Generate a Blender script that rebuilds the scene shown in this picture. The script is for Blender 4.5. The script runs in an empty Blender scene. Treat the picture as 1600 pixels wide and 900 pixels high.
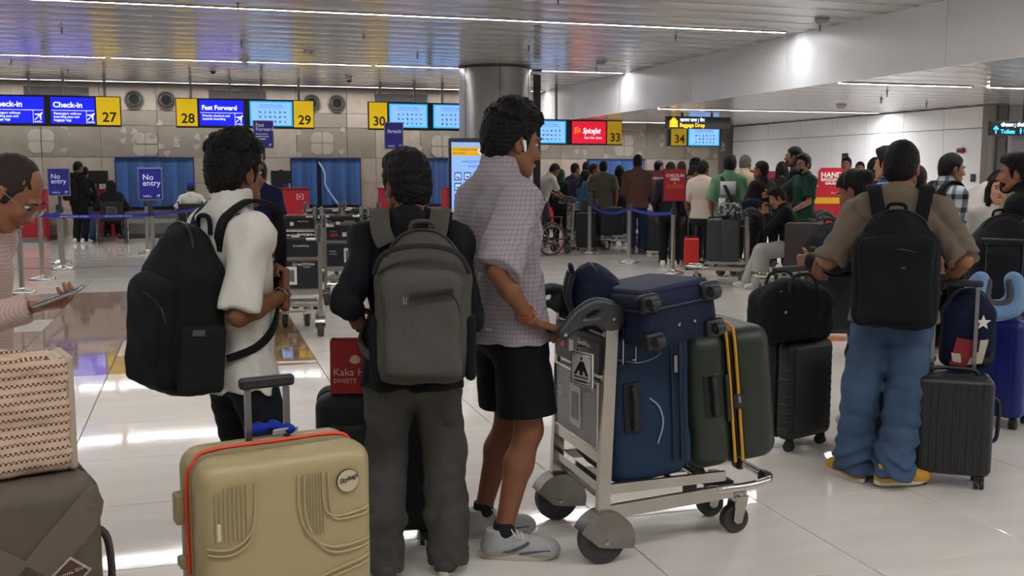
import bpy, bmesh, math, random
import numpy as np
from mathutils import Vector, Matrix, Euler

# ------------------------------------------------------------------ camera, world, exposure
scene = bpy.context.scene
COL = scene.collection
CAM_H = 1.55
CAM_YAW = 16.9                 # degrees clockwise from the hall's depth axis (+Y)
cam_data = bpy.data.cameras.new('camera')
cam_data.sensor_width = 36.0
cam_data.lens = 36.0
cam_data.clip_start = 0.05
cam_data.clip_end = 200
cam = bpy.data.objects.new('camera', cam_data)
cam.location = (0, 0, CAM_H)
cam.rotation_euler = (math.radians(90 - 6.49), 0, math.radians(-CAM_YAW))
COL.objects.link(cam)
scene.camera = cam
world = bpy.data.worlds.new('world')
world.use_nodes = True
world.node_tree.nodes['Background'].inputs[0].default_value = (0.92, 0.95, 1.0, 1)
world.node_tree.nodes['Background'].inputs[1].default_value = 0.10
scene.world = world
scene.view_settings.view_transform = 'Standard'
scene.view_settings.look = 'None'
scene.view_settings.gamma = 1
scene.view_settings.use_curve_mapping = False
scene.view_settings.exposure = 0.25
STRIP_POWER = 92.0             # emission of the linear ceiling lamps
CEIL = 3.70                    # main ceiling height
LOWC = 2.85                    # lower ceiling on the right
BULK_X = 9.05                  # face of the drop between the two
WALL_Y = 27.2                  # back wall
WALL_X = 15.0                  # right wall

# ------------------------------------------------------------------ small helpers
def srgb(h):
    if isinstance(h, str):
        h = h.lstrip('#'); c = [int(h[i:i+2], 16)/255 for i in (0, 2, 4)]
    else:
        c = list(h)
    return [(v/12.92 if v <= .04045 else ((v+.055)/1.055)**2.4) for v in c]

MATS = {}
def mat(color, rough=.6, metal=0., bump=None, var=None, emit=0., coat=0., spec=None, key=None):
    """plain procedural material: colour, optional noise variation (scale, amount), optional bump (scale, strength[, stretch])"""
    k = key or (str(color), rough, metal, str(bump), str(var), emit, coat, spec)
    if k in MATS: return MATS[k]
    m = bpy.data.materials.new('surface'); m.use_nodes = True
    nt = m.node_tree; b = nt.nodes['Principled BSDF']
    c = srgb(color)
    b.inputs['Base Color'].default_value = (*c, 1)
    b.inputs['Roughness'].default_value = rough
    b.inputs['Metallic'].default_value = metal
    if spec is not None: b.inputs['Specular IOR Level'].default_value = spec
    if coat: b.inputs['Coat Weight'].default_value = coat; b.inputs['Coat Roughness'].default_value = .15
    if emit:
        b.inputs['Emission Color'].default_value = (*c, 1); b.inputs['Emission Strength'].default_value = emit
    if var or bump:
        tc = nt.nodes.new('ShaderNodeTexCoord')
    if var:
        n = nt.nodes.new('ShaderNodeTexNoise'); n.inputs['Scale'].default_value = var[0]; n.inputs['Detail'].default_value = 4
        nt.links.new(tc.outputs['Object'], n.inputs['Vector'])
        r = nt.nodes.new('ShaderNodeMapRange'); r.inputs['From Min'].default_value = .3; r.inputs['From Max'].default_value = .7
        r.inputs['To Min'].default_value = 1-var[1]; r.inputs['To Max'].default_value = 1+var[1]
        nt.links.new(n.outputs['Fac'], r.inputs['Value'])
        h = nt.nodes.new('ShaderNodeHueSaturation'); h.inputs['Color'].default_value = (*c, 1)
        nt.links.new(r.outputs['Result'], h.inputs['Value']); nt.links.new(h.outputs['Color'], b.inputs['Base Color'])
    if bump:
        n2 = nt.nodes.new('ShaderNodeTexNoise'); n2.inputs['Scale'].default_value = bump[0]; n2.inputs['Detail'].default_value = 3
        mp = nt.nodes.new('ShaderNodeMapping'); mp.inputs['Scale'].default_value = bump[2] if len(bump) > 2 else (1, 1, 1)
        nt.links.new(tc.outputs['Object'], mp.inputs['Vector']); nt.links.new(mp.outputs['Vector'], n2.inputs['Vector'])
        bp = nt.nodes.new('ShaderNodeBump'); bp.inputs['Strength'].default_value = bump[1]; bp.inputs['Distance'].default_value = .01
        nt.links.new(n2.outputs['Fac'], bp.inputs['Height']); nt.links.new(bp.outputs['Normal'], b.inputs['Normal'])
    MATS[k] = m
    return m

def cloth(color, fold=.35, rough=.85):
    return mat(color, rough, bump=(14, fold*.7, (1, 1, .5)), var=(60, .035), spec=.25)

def lines_mat(base, line, axes, width=.12, rough=.85, key=None):
    """fabric with printed lines: axes = list of (direction vector, pitch) in object space"""
    if key in MATS: return MATS[key]
    m = bpy.data.materials.new('patterned_fabric'); m.use_nodes = True
    nt = m.node_tree; b = nt.nodes['Principled BSDF']; b.inputs['Roughness'].default_value = rough
    b.inputs['Specular IOR Level'].default_value = .25
    tc = nt.nodes.new('ShaderNodeTexCoord'); acc = None
    for d, pitch in axes:
        dt = nt.nodes.new('ShaderNodeVectorMath'); dt.operation = 'DOT_PRODUCT'; dt.inputs[1].default_value = [v/pitch for v in d]
        nt.links.new(tc.outputs['Object'], dt.inputs[0])
        fr = nt.nodes.new('ShaderNodeMath'); fr.operation = 'FRACT'; nt.links.new(dt.outputs['Value'], fr.inputs[0])
        lt = nt.nodes.new('ShaderNodeMath'); lt.operation = 'LESS_THAN'; lt.inputs[1].default_value = width; nt.links.new(fr.outputs[0], lt.inputs[0])
        if acc is None: acc = lt
        else:
            mx = nt.nodes.new('ShaderNodeMath'); mx.operation = 'ADD'
            nt.links.new(acc.outputs[0], mx.inputs[0]); nt.links.new(lt.outputs[0], mx.inputs[1]); acc = mx
    sc_ = nt.nodes.new('ShaderNodeMath'); sc_.operation = 'MULTIPLY'; sc_.inputs[1].default_value = 1/len(axes)**.5; sc_.use_clamp = True
    nt.links.new(acc.outputs[0], sc_.inputs[0])
    mix = nt.nodes.new('ShaderNodeMix'); mix.data_type = 'RGBA'
    mix.inputs['A'].default_value = (*srgb(base), 1); mix.inputs['B'].default_value = (*srgb(line), 1)
    nt.links.new(sc_.outputs[0], mix.inputs['Factor']); nt.links.new(mix.outputs['Result'], b.inputs['Base Color'])
    n2 = nt.nodes.new('ShaderNodeTexNoise'); n2.inputs['Scale'].default_value = 9
    nt.links.new(tc.outputs['Object'], n2.inputs['Vector'])
    bp = nt.nodes.new('ShaderNodeBump'); bp.inputs['Strength'].default_value = .35; bp.inputs['Distance'].default_value = .01
    nt.links.new(n2.outputs['Fac'], bp.inputs['Height']); nt.links.new(bp.outputs['Normal'], b.inputs['Normal'])
    MATS[key] = m
    return m

def G(px, D):
    """floor position on the sight line through picture column px, D metres ahead of the camera"""
    a = math.radians(CAM_YAW); r = (px-800)/1600*D
    return (D*math.sin(a)+r*math.cos(a), D*math.cos(a)-r*math.sin(a))
def at3(px, py, D):
    """3-D point seen at a picture position, D metres ahead"""
    M = cam.matrix_basis; q = M @ Vector(((px-800)/1600*D, (450-py)/1600*D, -D)); return np.array(q)

def V(*a): return np.array(a if len(a) > 1 else a[0], float)
def unit(v): v = np.asarray(v, float); return v/(np.linalg.norm(v)+1e-12)

def mesh_np(verts, faces, smooth=True, name='mesh'):
    """numpy verts (n,3) + faces (m,4) or list of polygons -> mesh"""
    me = bpy.data.meshes.new(name)
    if isinstance(faces, np.ndarray):
        m, k = faces.shape
        me.vertices.add(len(verts)); me.vertices.foreach_set('co', np.asarray(verts, np.float32).ravel())
        me.loops.add(m*k); me.loops.foreach_set('vertex_index', faces.astype(np.int32).ravel())
        me.polygons.add(m); me.polygons.foreach_set('loop_start', np.arange(0, m*k, k, dtype=np.int32))
        me.update(calc_edges=True)
    else:
        me.from_pydata([tuple(v) for v in verts], [], faces); me.update()
    me.polygons.foreach_set('use_smooth', np.full(len(me.polygons), smooth))
    return me

def obj(name, me, m=None, parent=None, loc=None, rot=None):
    o = bpy.data.objects.new(name, me); COL.objects.link(o)
    if m is not None and not me.materials: me.materials.append(m)
    elif m is not None and me.materials[0] != m:
        o.material_slots[0].link = 'OBJECT'; o.material_slots[0].material = m
    if parent is not None: o.parent = parent
    if loc is not None: o.location = loc
    if rot is not None: o.rotation_euler = rot
    return o

def tag(o, label=None, cat=None, group=None, kind=None):
    if label: o['label'] = label
    if cat: o['category'] = cat
    if group: o['group'] = group
    if kind: o['kind'] = kind
    return o

def thing(name, label, cat, loc=(0, 0, 0), rz=0., group=None, rx=0., ry=0.):
    o = bpy.data.objects.new(name, None); COL.objects.link(o)
    o.empty_display_size = .1
    o.location = loc; o.rotation_euler = (rx, ry, rz)
    return tag(o, label, cat, group)

def struct(name, me, m=None, loc=None, rot=None):
    return tag(obj(name, me, m, None, loc, rot), kind='structure')

KIDS = {}
def copy_tree(o, loc=None, rz=None, label=None, group=None, parent=None, skip=()):
    c = o.copy(); COL.objects.link(c)
    if parent is not None: c.parent = parent
    for ch in o.children:
        if ch.name.split('.')[0] not in skip: copy_tree(ch, parent=c)
    if loc is not None: c.location = loc
    if rz is not None: c.rotation_euler = (0, 0, rz)
    if label: c['label'] = label
    if group: c['group'] = group
    return c

# ---- mesh collector: boxes, tubes, lathes, prisms in one mesh
class MB:
    def __init__(s): s.v = []; s.f = []
    def add(s, vs, fs):
        n = len(s.v); s.v += [tuple(v) for v in vs]; s.f += [[i+n for i in f] for f in fs]; return s
    def box(s, c, size, R=None):
        hx, hy, hz = [a/2 for a in size]
        vs = [(x, y, z) for x in (-hx, hx) for y in (-hy, hy) for z in (-hz, hz)]
        if R is not None: vs = [tuple(R @ Vector(v)) for v in vs]
        vs = [(v[0]+c[0], v[1]+c[1], v[2]+c[2]) for v in vs]
        return s.add(vs, [[0, 1, 3, 2], [4, 6, 7, 5], [0, 4, 5, 1], [2, 3, 7, 6], [0, 2, 6, 4], [1, 5, 7, 3]])
    def bar(s, a, b, w, h=None, up=(0, 0, 1)):
        """rectangular bar from a to b, w across, h along 'up'"""
        h = h or w; a = V(a); b = V(b); d = unit(b-a); u = unit(np.cross(np.cross(d, up), d)) if abs(d@unit(up)) < .98 else unit(np.cross(d, (1, 0, 0)))
        r = np.cross(d, u); vs = []
        for p in (a, b):
            for sx, sy in ((-1, -1), (1, -1), (1, 1), (-1, 1)): vs.append(p+r*sx*w/2+u*sy*h/2)
        return s.add(vs, [[3, 2, 1, 0], [4, 5, 6, 7]]+[[i, (i+1) % 4, (i+1) % 4+4, i+4] for i in range(4)])
    def tube(s, pts, r, n=8, cap=True, closed=False):
        pts = [V(p) for p in pts]; N = len(pts); rr = r if hasattr(r, '__len__') else [r]*N
        ref = None; vs = []
        for i, p in enumerate(pts):
            if closed: d = unit(pts[(i+1) % N]-pts[i-1])
            else: d = unit(pts[min(i+1, N-1)]-pts[max(i-1, 0)])
            if ref is None: ref = unit(np.cross(d, (0, 0, 1) if abs(d[2]) < .9 else (1, 0, 0)))
            ref = unit(ref-d*(ref@d)); b2 = np.cross(d, ref)
            for k in range(n):
                t = 2*math.pi*k/n; vs.append(p+rr[i]*(math.cos(t)*ref+math.sin(t)*b2))
        fs = []
        for i in range(N if closed else N-1):
            j = (i+1) % N
            for k in range(n): fs.append([i*n+k, i*n+(k+1) % n, j*n+(k+1) % n, j*n+k])
        if cap and not closed: fs += [list(range(n))[::-1], [(N-1)*n+k for k in range(n)]]
        return s.add(vs, fs)
    def lathe(s, prof, c=(0, 0, 0), n=20, axis='z', a0=0., a1=2*math.pi):
        """prof = [(r, h)...] turned about axis through c"""
        full = abs(a1-a0-2*math.pi) < 1e-6; cnt = n if full else n+1; vs = []
        for r, h in prof:
            for k in range(cnt):
                t = a0+(a1-a0)*k/n; x, y = r*math.cos(t), r*math.sin(t)
                p = {'z': (x, y, h), 'y': (x, h, y), 'x': (h, x, y)}[axis]
                vs.append((p[0]+c[0], p[1]+c[1], p[2]+c[2]))
        fs = []
        for i in range(len(prof)-1):
            for k in range(n):
                k2 = (k+1) % cnt; fs.append([i*cnt+k, i*cnt+k2, (i+1)*cnt+k2, (i+1)*cnt+k])
        if full and prof[0][0] > 1e-6: fs.append(list(range(cnt))[::-1])
        if full and prof[-1][0] > 1e-6: fs.append([(len(prof)-1)*cnt+k for k in range(cnt)])
        return s.add(vs, fs)
    def prism(s, poly, d0, d1, plane='xz'):
        """polygon in a plane extruded along the remaining axis from d0 to d1"""
        def P(u, v, w): return {'xz': (u, w, v), 'xy': (u, v, w), 'yz': (w, u, v)}[plane]
        n = len(poly); vs = [P(u, v, d0) for u, v in poly]+[P(u, v, d1) for u, v in poly]
        return s.add(vs, [list(range(n)), list(range(n, 2*n))[::-1]]+[[i, i+n, (i+1) % n+n, (i+1) % n] for i in range(n)])
    def mesh(s, smooth=False, fix=True, auto=None):
        me = bpy.data.meshes.new('mesh'); me.from_pydata(s.v, [], s.f)
        if fix:
            bm = bmesh.new(); bm.from_mesh(me); bmesh.ops.recalc_face_normals(bm, faces=bm.faces); bm.to_mesh(me); bm.free()
        me.update()
        if smooth:
            me.polygons.foreach_set('use_smooth', np.ones(len(me.polygons), bool))
            me.set_sharp_from_angle(angle=auto or math.radians(40))
        return me
    def build(s, name, m, parent=None, smooth=False, loc=None, rot=None):
        return obj(name, s.mesh(smooth), m, parent, loc, rot)

def rbox(size, r, seg=4, sub=1, bow=0.):
    """rounded box mesh centred at origin; r = radius or (rx, ry, rz); bow puffs the faces out"""
    hx, hy, hz = [a/2 for a in size]
    rr = r if hasattr(r, '__len__') else (r, r, r)
    def ticks(h, q):
        q = min(q, h*.999)
        a = [-h+q*i/seg for i in range(seg+1)]
        mid = list(np.linspace(-h+q, h-q, sub+1))[1:-1]
        return a+mid+[-v for v in a[::-1]]
    T = [ticks(hx, rr[0]), ticks(hy, rr[1]), ticks(hz, rr[2])]
    h = (hx, hy, hz); idx = {}; vs = []; fs = []
    def vert(p):
        k = tuple(round(a, 6) for a in p)
        if k not in idx:
            inner = [max(-(h[i]-rr[i]), min(h[i]-rr[i], p[i])) for i in range(3)]
            d = [(p[i]-inner[i])/max(rr[i], 1e-9) for i in range(3)]
            L = math.sqrt(sum(a*a for a in d))
            q = [inner[i]+(d[i]/L*rr[i] if L > 1e-9 else 0) for i in range(3)]
            if bow:
                u = [q[i]/h[i] for i in range(3)]
                for i in range(3):
                    o1, o2 = u[(i+1) % 3], u[(i+2) % 3]
                    q[i] += u[i]*bow*max(0, 1-o1*o1)*max(0, 1-o2*o2)
            idx[k] = len(vs); vs.append(q)
        return idx[k]
    for ax in range(3):
        a, b = (ax+1) % 3, (ax+2) % 3
        for sgn in (-1, 1):
            for i in range(len(T[a])-1):
                for j in range(len(T[b])-1):
                    q = []
                    for di, dj in ((0, 0), (1, 0), (1, 1), (0, 1)):
                        p = [0, 0, 0]; p[ax] = sgn*h[ax]; p[a] = T[a][i+di]; p[b] = T[b][j+dj]; q.append(vert(p))
                    if sgn < 0: q = q[::-1]
                    if len(set(q)) > 2: fs.append(list(dict.fromkeys(q)))
    me = bpy.data.meshes.new('mesh'); me.from_pydata(vs, [], fs); me.update()
    me.polygons.foreach_set('use_smooth', np.ones(len(me.polygons), bool))
    if seg <= 2: me.set_sharp_from_angle(angle=math.radians(18))
    return me

def spline(pts, n=8, closed=False):
    """Catmull-Rom through pts"""
    P = [V(p) for p in pts]; out = []
    N = len(P)
    for i in range(N if closed else N-1):
        if closed: p0, p1, p2, p3 = P[i-1], P[i], P[(i+1) % N], P[(i+2) % N]
        else: p0, p1, p2, p3 = P[max(i-1, 0)], P[i], P[i+1], P[min(i+2, N-1)]
        for k in range(n):
            t = k/n
            out.append(.5*((2*p1)+(-p0+p2)*t+(2*p0-5*p1+4*p2-p3)*t*t+(-p0+3*p1-3*p2+p3)*t**3))
    if not closed: out.append(P[-1])
    return out

def ribbon(pts, normals, width, thick, n=6):
    """flat strap swept along pts; normals = outward direction at each control point"""
    m = len(pts); C = spline(pts, n); NN = spline(normals, n); mb = MB(); vs = []; k = len(C)
    for i in range(k):
        d = unit(C[min(i+1, k-1)]-C[max(i-1, 0)]); u = unit(NN[i]); u = unit(u-d*(u@d)); r = np.cross(d, u)
        w = width if not hasattr(width, '__len__') else np.interp(i/(k-1), np.linspace(0, 1, len(width)), width)
        for a, b in ((-.5, -.5), (-.5, .3), (-.4, .5), (.4, .5), (.5, .3), (.5, -.5)): vs.append(C[i]+r*a*w+u*b*thick)
    fs = []
    for i in range(k-1):
        for q in range(6): fs.append([i*6+q, i*6+(q+1) % 6, (i+1)*6+(q+1) % 6, (i+1)*6+q])
    fs += [list(range(6)), [(k-1)*6+q for q in range(6)][::-1]]
    mb.add(vs, fs)
    return mb

TEXTS = []
def text(s, size, m, parent, loc, rot=(math.pi/2, 0, 0), align='LEFT', name='lettering', bold=0., width=None, shear=0.):
    cu = bpy.data.curves.new('lettering', 'FONT'); cu.body = s; cu.size = size; cu.align_x = align
    cu.extrude = 0.0008; cu.offset = bold; cu.resolution_u = 3; cu.shear = shear
    cu.materials.append(m)
    o = bpy.data.objects.new(name, cu); COL.objects.link(o); o.parent = parent
    o.location = loc; o.rotation_euler = rot
    if width: o.scale = (width, 1, 1)
    TEXTS.append(o)
    return o

# ------------------------------------------------------------------ soft shapes: distance fields meshed with surface nets
def smin(a, b, k):
    if k <= 0: return np.minimum(a, b)
    h = np.maximum(k-np.abs(a-b), 0)/k
    return np.minimum(a, b)-h*h*k*.25

class Vol:
    def __init__(s, lo, hi, h):
        s.h = h; s.lo = V(lo); s.n = np.maximum(np.ceil((V(hi)-s.lo)/h).astype(int)+1, 3)
        s.ax = [(s.lo[i]+h*np.arange(s.n[i])).astype(np.float32) for i in range(3)]
        s.F = np.full(s.n, .5, np.float32)
    def sub(s, lo, hi):
        i0 = np.clip(np.floor((V(lo)-s.lo)/s.h).astype(int), 0, s.n); i1 = np.clip(np.ceil((V(hi)-s.lo)/s.h).astype(int)+1, 0, s.n)
        sl = tuple(slice(a, b) for a, b in zip(i0, i1))
        X = s.ax[0][sl[0]][:, None, None]; Y = s.ax[1][sl[1]][None, :, None]; Z = s.ax[2][sl[2]][None, None, :]
        return sl, X, Y, Z
    def put(s, sl, d, k, op):
        if d.size == 0: return
        if op == 'u': s.F[sl] = smin(s.F[sl], d, k)
        elif op == 's': s.F[sl] = -smin(-s.F[sl], d, k)
    def cone(s, a, b, ra, rb=None, k=.02, sq=None, flat=False, op='u'):
        a = V(a); b = V(b); rb = ra if rb is None else rb; R = max(ra, rb)+max(k, .01)+2*s.h
        sl, X, Y, Z = s.sub(np.minimum(a, b)-R, np.maximum(a, b)+R)
        qx, qy, qz = X-a[0], Y-a[1], Z-a[2]; ba = b-a
        if sq is not None:
            u, f = unit(sq[0]), 1/sq[1]-1
            dq = (qx*u[0]+qy*u[1]+qz*u[2])*f; qx = qx+dq*u[0]; qy = qy+dq*u[1]; qz = qz+dq*u[2]
            ba = ba+u*(ba@u)*f
        L2 = ba@ba+1e-12
        t = (qx*ba[0]+qy*ba[1]+qz*ba[2])/L2
        tc = np.clip(t, 0, 1)
        if flat:
            d = np.sqrt((qx-ba[0]*t)**2+(qy-ba[1]*t)**2+(qz-ba[2]*t)**2)-(ra+(rb-ra)*tc)
            d = np.maximum(d, np.maximum(-t, t-1)*math.sqrt(L2))
        else:
            d = np.sqrt((qx-ba[0]*tc)**2+(qy-ba[1]*tc)**2+(qz-ba[2]*tc)**2)-(ra+(rb-ra)*tc)
        s.put(sl, d.astype(np.float32), k, op)
    def ell(s, c, r, R=None, k=.02, op='u'):
        c = V(c); r = V(r); m = r.max()+max(k, .01)+2*s.h
        sl, X, Y, Z = s.sub(c-m, c+m)
        q = [X-c[0], Y-c[1], Z-c[2]]
        if R is not None: q = [q[0]*R[0][i]+q[1]*R[1][i]+q[2]*R[2][i] for i in range(3)]
        k0 = np.sqrt((q[0]/r[0])**2+(q[1]/r[1])**2+(q[2]/r[2])**2)
        k1 = np.sqrt((q[0]/r[0]**2)**2+(q[1]/r[1]**2)**2+(q[2]/r[2]**2)**2)+1e-9
        s.put(sl, (k0*(k0-1)/k1).astype(np.float32), k, op)
    def box(s, c, half, r=.01, R=None, k=.02, op='u'):
        c = V(c); half = V(half); m = np.linalg.norm(half)+max(k, .01)+2*s.h
        sl, X, Y, Z = s.sub(c-m, c+m)
        q = [X-c[0], Y-c[1], Z-c[2]]
        if R is not None: q = [q[0]*R[0][i]+q[1]*R[1][i]+q[2]*R[2][i] for i in range(3)]
        q = [np.abs(q[i])-(half[i]-r) for i in range(3)]
        d = np.sqrt(np.maximum(q[0], 0)**2+np.maximum(q[1], 0)**2+np.maximum(q[2], 0)**2)+np.minimum(np.maximum(np.maximum(q[0], q[1]), q[2]), 0)-r
        s.put(sl, d.astype(np.float32), k, op)
    def chain(s, pts, rs, k=.02, n=6, op='u', sq=None):
        C = spline(pts, n); m = len(C)
        R = np.interp(np.linspace(0, 1, m), np.linspace(0, 1, len(rs)), rs)
        for i in range(m-1): s.cone(C[i], C[i+1], R[i], R[i+1], k if i else k, op=op, sq=sq)
    def full(s): return s.ax[0][:, None, None], s.ax[1][None, :, None], s.ax[2][None, None, :]
    def cut(s, n, p, k=0.):
        """remove the half space on the side n points to"""
        n = unit(n); X, Y, Z = s.full()
        d = (X-p[0])*n[0]+(Y-p[1])*n[1]+(Z-p[2])*n[2]
        s.F = -smin(-s.F, -d.astype(np.float32), k)
    def disp(s, fn): s.F = s.F+fn(*s.full()).astype(np.float32)
    def data(s):
        F = s.F.copy(); h = s.h
        F[0] = F[-1] = .5; F[:, 0] = F[:, -1] = .5; F[:, :, 0] = F[:, :, -1] = .5
        S = F < 0; n = F.shape
        c = [S[i:n[0]-1+i, j:n[1]-1+j, k:n[2]-1+k] for i in (0, 1) for j in (0, 1) for k in (0, 1)]
        al = c[0] & c[1] & c[2] & c[3] & c[4] & c[5] & c[6] & c[7]
        an = c[0] | c[1] | c[2] | c[3] | c[4] | c[5] | c[6] | c[7]
        act = an & ~al; I = np.argwhere(act)
        if len(I) == 0: return np.zeros((0, 3)), np.zeros((0, 4), int)
        co = [(i, j, k) for i in (0, 1) for j in (0, 1) for k in (0, 1)]
        val = np.stack([F[I[:, 0]+i, I[:, 1]+j, I[:, 2]+k] for i, j, k in co], 1)
        P = np.zeros((len(I), 3)); W = np.zeros(len(I))
        for a in range(8):
            for b in range(a+1, 8):
                if sum(abs(co[a][q]-co[b][q]) for q in range(3)) != 1: continue
                va, vb = val[:, a], val[:, b]; x = (va < 0) != (vb < 0)
                t = np.where(x, va/(va-vb+1e-12), 0)
                pa, pb = V(co[a]), V(co[b])
                P += np.where(x[:, None], pa+(pb-pa)*t[:, None], 0); W += x
        verts = s.lo+h*(I+P/W[:, None])
        idx = np.full(act.shape, -1, np.int64); idx[act] = np.arange(len(I))
        Q = []
        for ax in range(3):
            sl0 = [slice(None)]*3; sl1 = [slice(None)]*3; sl0[ax] = slice(0, -1); sl1[ax] = slice(1, None)
            a, b = S[tuple(sl0)], S[tuple(sl1)]
            E = np.argwhere(a != b)
            u, w = (ax+1) % 3, (ax+2) % 3
            E = E[(E[:, u] > 0) & (E[:, w] > 0) & (E[:, u] < n[u]-1) & (E[:, w] < n[w]-1)]
            ins = a[E[:, 0], E[:, 1], E[:, 2]]
            def at(du, dw):
                e = E.copy(); e[:, u] += du; e[:, w] += dw; return idx[e[:, 0], e[:, 1], e[:, 2]]
            q = np.stack([at(-1, -1), at(0, -1), at(0, 0), at(-1, 0)], 1)
            q[~ins] = q[~ins][:, ::-1]; Q.append(q)
        return verts, np.concatenate(Q)
    def mesh(s, relax=1):
        v, q = s.data(); return mesh_np(relaxed(v, q, relax), q)

def relaxed(v, q, it=1):
    for _ in range(it):
        acc = np.zeros_like(v); cnt = np.zeros(len(v))
        for a, b in ((0, 1), (1, 2), (2, 3), (3, 0)):
            for x, y in ((q[:, a], q[:, b]), (q[:, b], q[:, a])):
                for d in range(3): acc[:, d] += np.bincount(x, v[y, d], len(v))
                cnt += np.bincount(x, minlength=len(v))
        v = v*.4+.6*acc/np.maximum(cnt, 1)[:, None]
    return v

def join_np(parts):
    vs, qs, n = [], [], 0
    for v, q in parts: vs.append(v); qs.append(q+n); n += len(v)
    return np.concatenate(vs), np.concatenate(qs)

def wob(seed, scale, amp, n=5, st=(1, 1, 1)):
    """smooth pseudo-random wobble as a sum of sines"""
    rng = np.random.RandomState(seed); D = rng.normal(size=(n, 3))*scale*V(st); ph = rng.rand(n)*6.28
    def fn(X, Y, Z):
        a = 0
        for d, p in zip(D, ph): a = a+np.sin(X*d[0]+Y*d[1]+Z*d[2]+p)
        return a*(amp/n**.5)
    return fn

def crease(seed, scale, amp, st=(1, 1, 1)):
    """rounded folds with sharp valleys between them"""
    b, w = wob(seed, scale, 1., 4, st), wob(seed+77, scale*.45, .9, 3, st)
    return lambda X, Y, Z: -amp*(np.abs(np.sin(1.35*(b(X, Y, Z)+w(X, Y, Z))))-.55)

def rot3(yaw=0, pitch=0, roll=0):
    """rotation matrix columns = right, forward, up; yaw clockwise, pitch nods forward (+ = down), roll tilts right"""
    return np.array(Matrix.Rotation(-yaw, 3, 'Z') @ Matrix.Rotation(-pitch, 3, 'X') @ Matrix.Rotation(roll, 3, 'Y'))
# ------------------------------------------------------------------ people
def ik(a, c, l1, l2, pole):
    a = V(a); c = V(c); d = c-a; D = np.linalg.norm(d)
    if D > (l1+l2)*.998: c = a+d/D*(l1+l2)*.998; d = c-a; D = np.linalg.norm(d)
    u = d/D; x = (l1*l1-l2*l2+D*D)/(2*D); hgt = math.sqrt(max(l1*l1-x*x, 0))
    p = V(pole); p = p-u*(p@u); p = unit(p)
    return a+u*x+p*hgt, c

def hand_data(w, d, n, t, curl, h, s=1.0, thumb=1.0, spread=1.0):
    """w wrist, d hand direction, n palm normal (fingers curl towards it), t thumb side"""
    d = unit(d); n = unit(V(n)-d*(V(n)@d)); t = V(t); t = unit(t-d*(t@d)-n*(t@n))
    vol = Vol(w-.21*s, w+V(1, 1, 1)*.21*s, h)
    R = np.stack([t, d, n], 1)
    vol.cone(w-d*.04*s, w+d*.015*s, .026*s, .025*s, .01, sq=(n, .75))
    vol.box(w+d*.055*s, V(.041, .046, .0135)*s, .012*s, R, .012)
    vol.ell(w+d*.03*s+t*.026*s+n*.010*s, V(.017, .03, .016)*s, R, .012)
    L = [.072, .082, .077, .060]; off = [.030, .0105, -.0095, -.029]
    for i in range(4):
        p = w+d*(.095-.004*abs(i-1.3))*s+t*off[i]*s; a = 0.; c = curl[i] if hasattr(curl, '__len__') else curl*(1+.08*i)
        for seg, (fl, rot) in enumerate(((.45, .75), (.31, .95), (.24, .6))):
            a += c*rot; dd = unit(d*math.cos(a)+n*math.sin(a)+t*(1.2-i)*.07*spread*(1 if c < .7 else 0))
            q = p+dd*L[i]*fl*s; r0 = (.0095-.0008*seg-(.001 if i == 3 else 0))*s
            vol.cone(p, q, r0, r0-.0008*s, .004); p = q
    p = w+d*.022*s+t*.032*s+n*.006*s
    for ln, dv, r0 in ((.04, d*.62+t*.72*thumb+n*.25, .0125), (.032, d*.85+t*.42*thumb+n*.35, .0105), (.026, d*.93+t*.12*thumb+n*.4, .0095)):
        q = p+unit(dv)*ln*s; vol.cone(p, q, r0*s, (r0-.001)*s, .008); p = q
    v, q = vol.data(); return relaxed(v, q, 1), q

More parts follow.
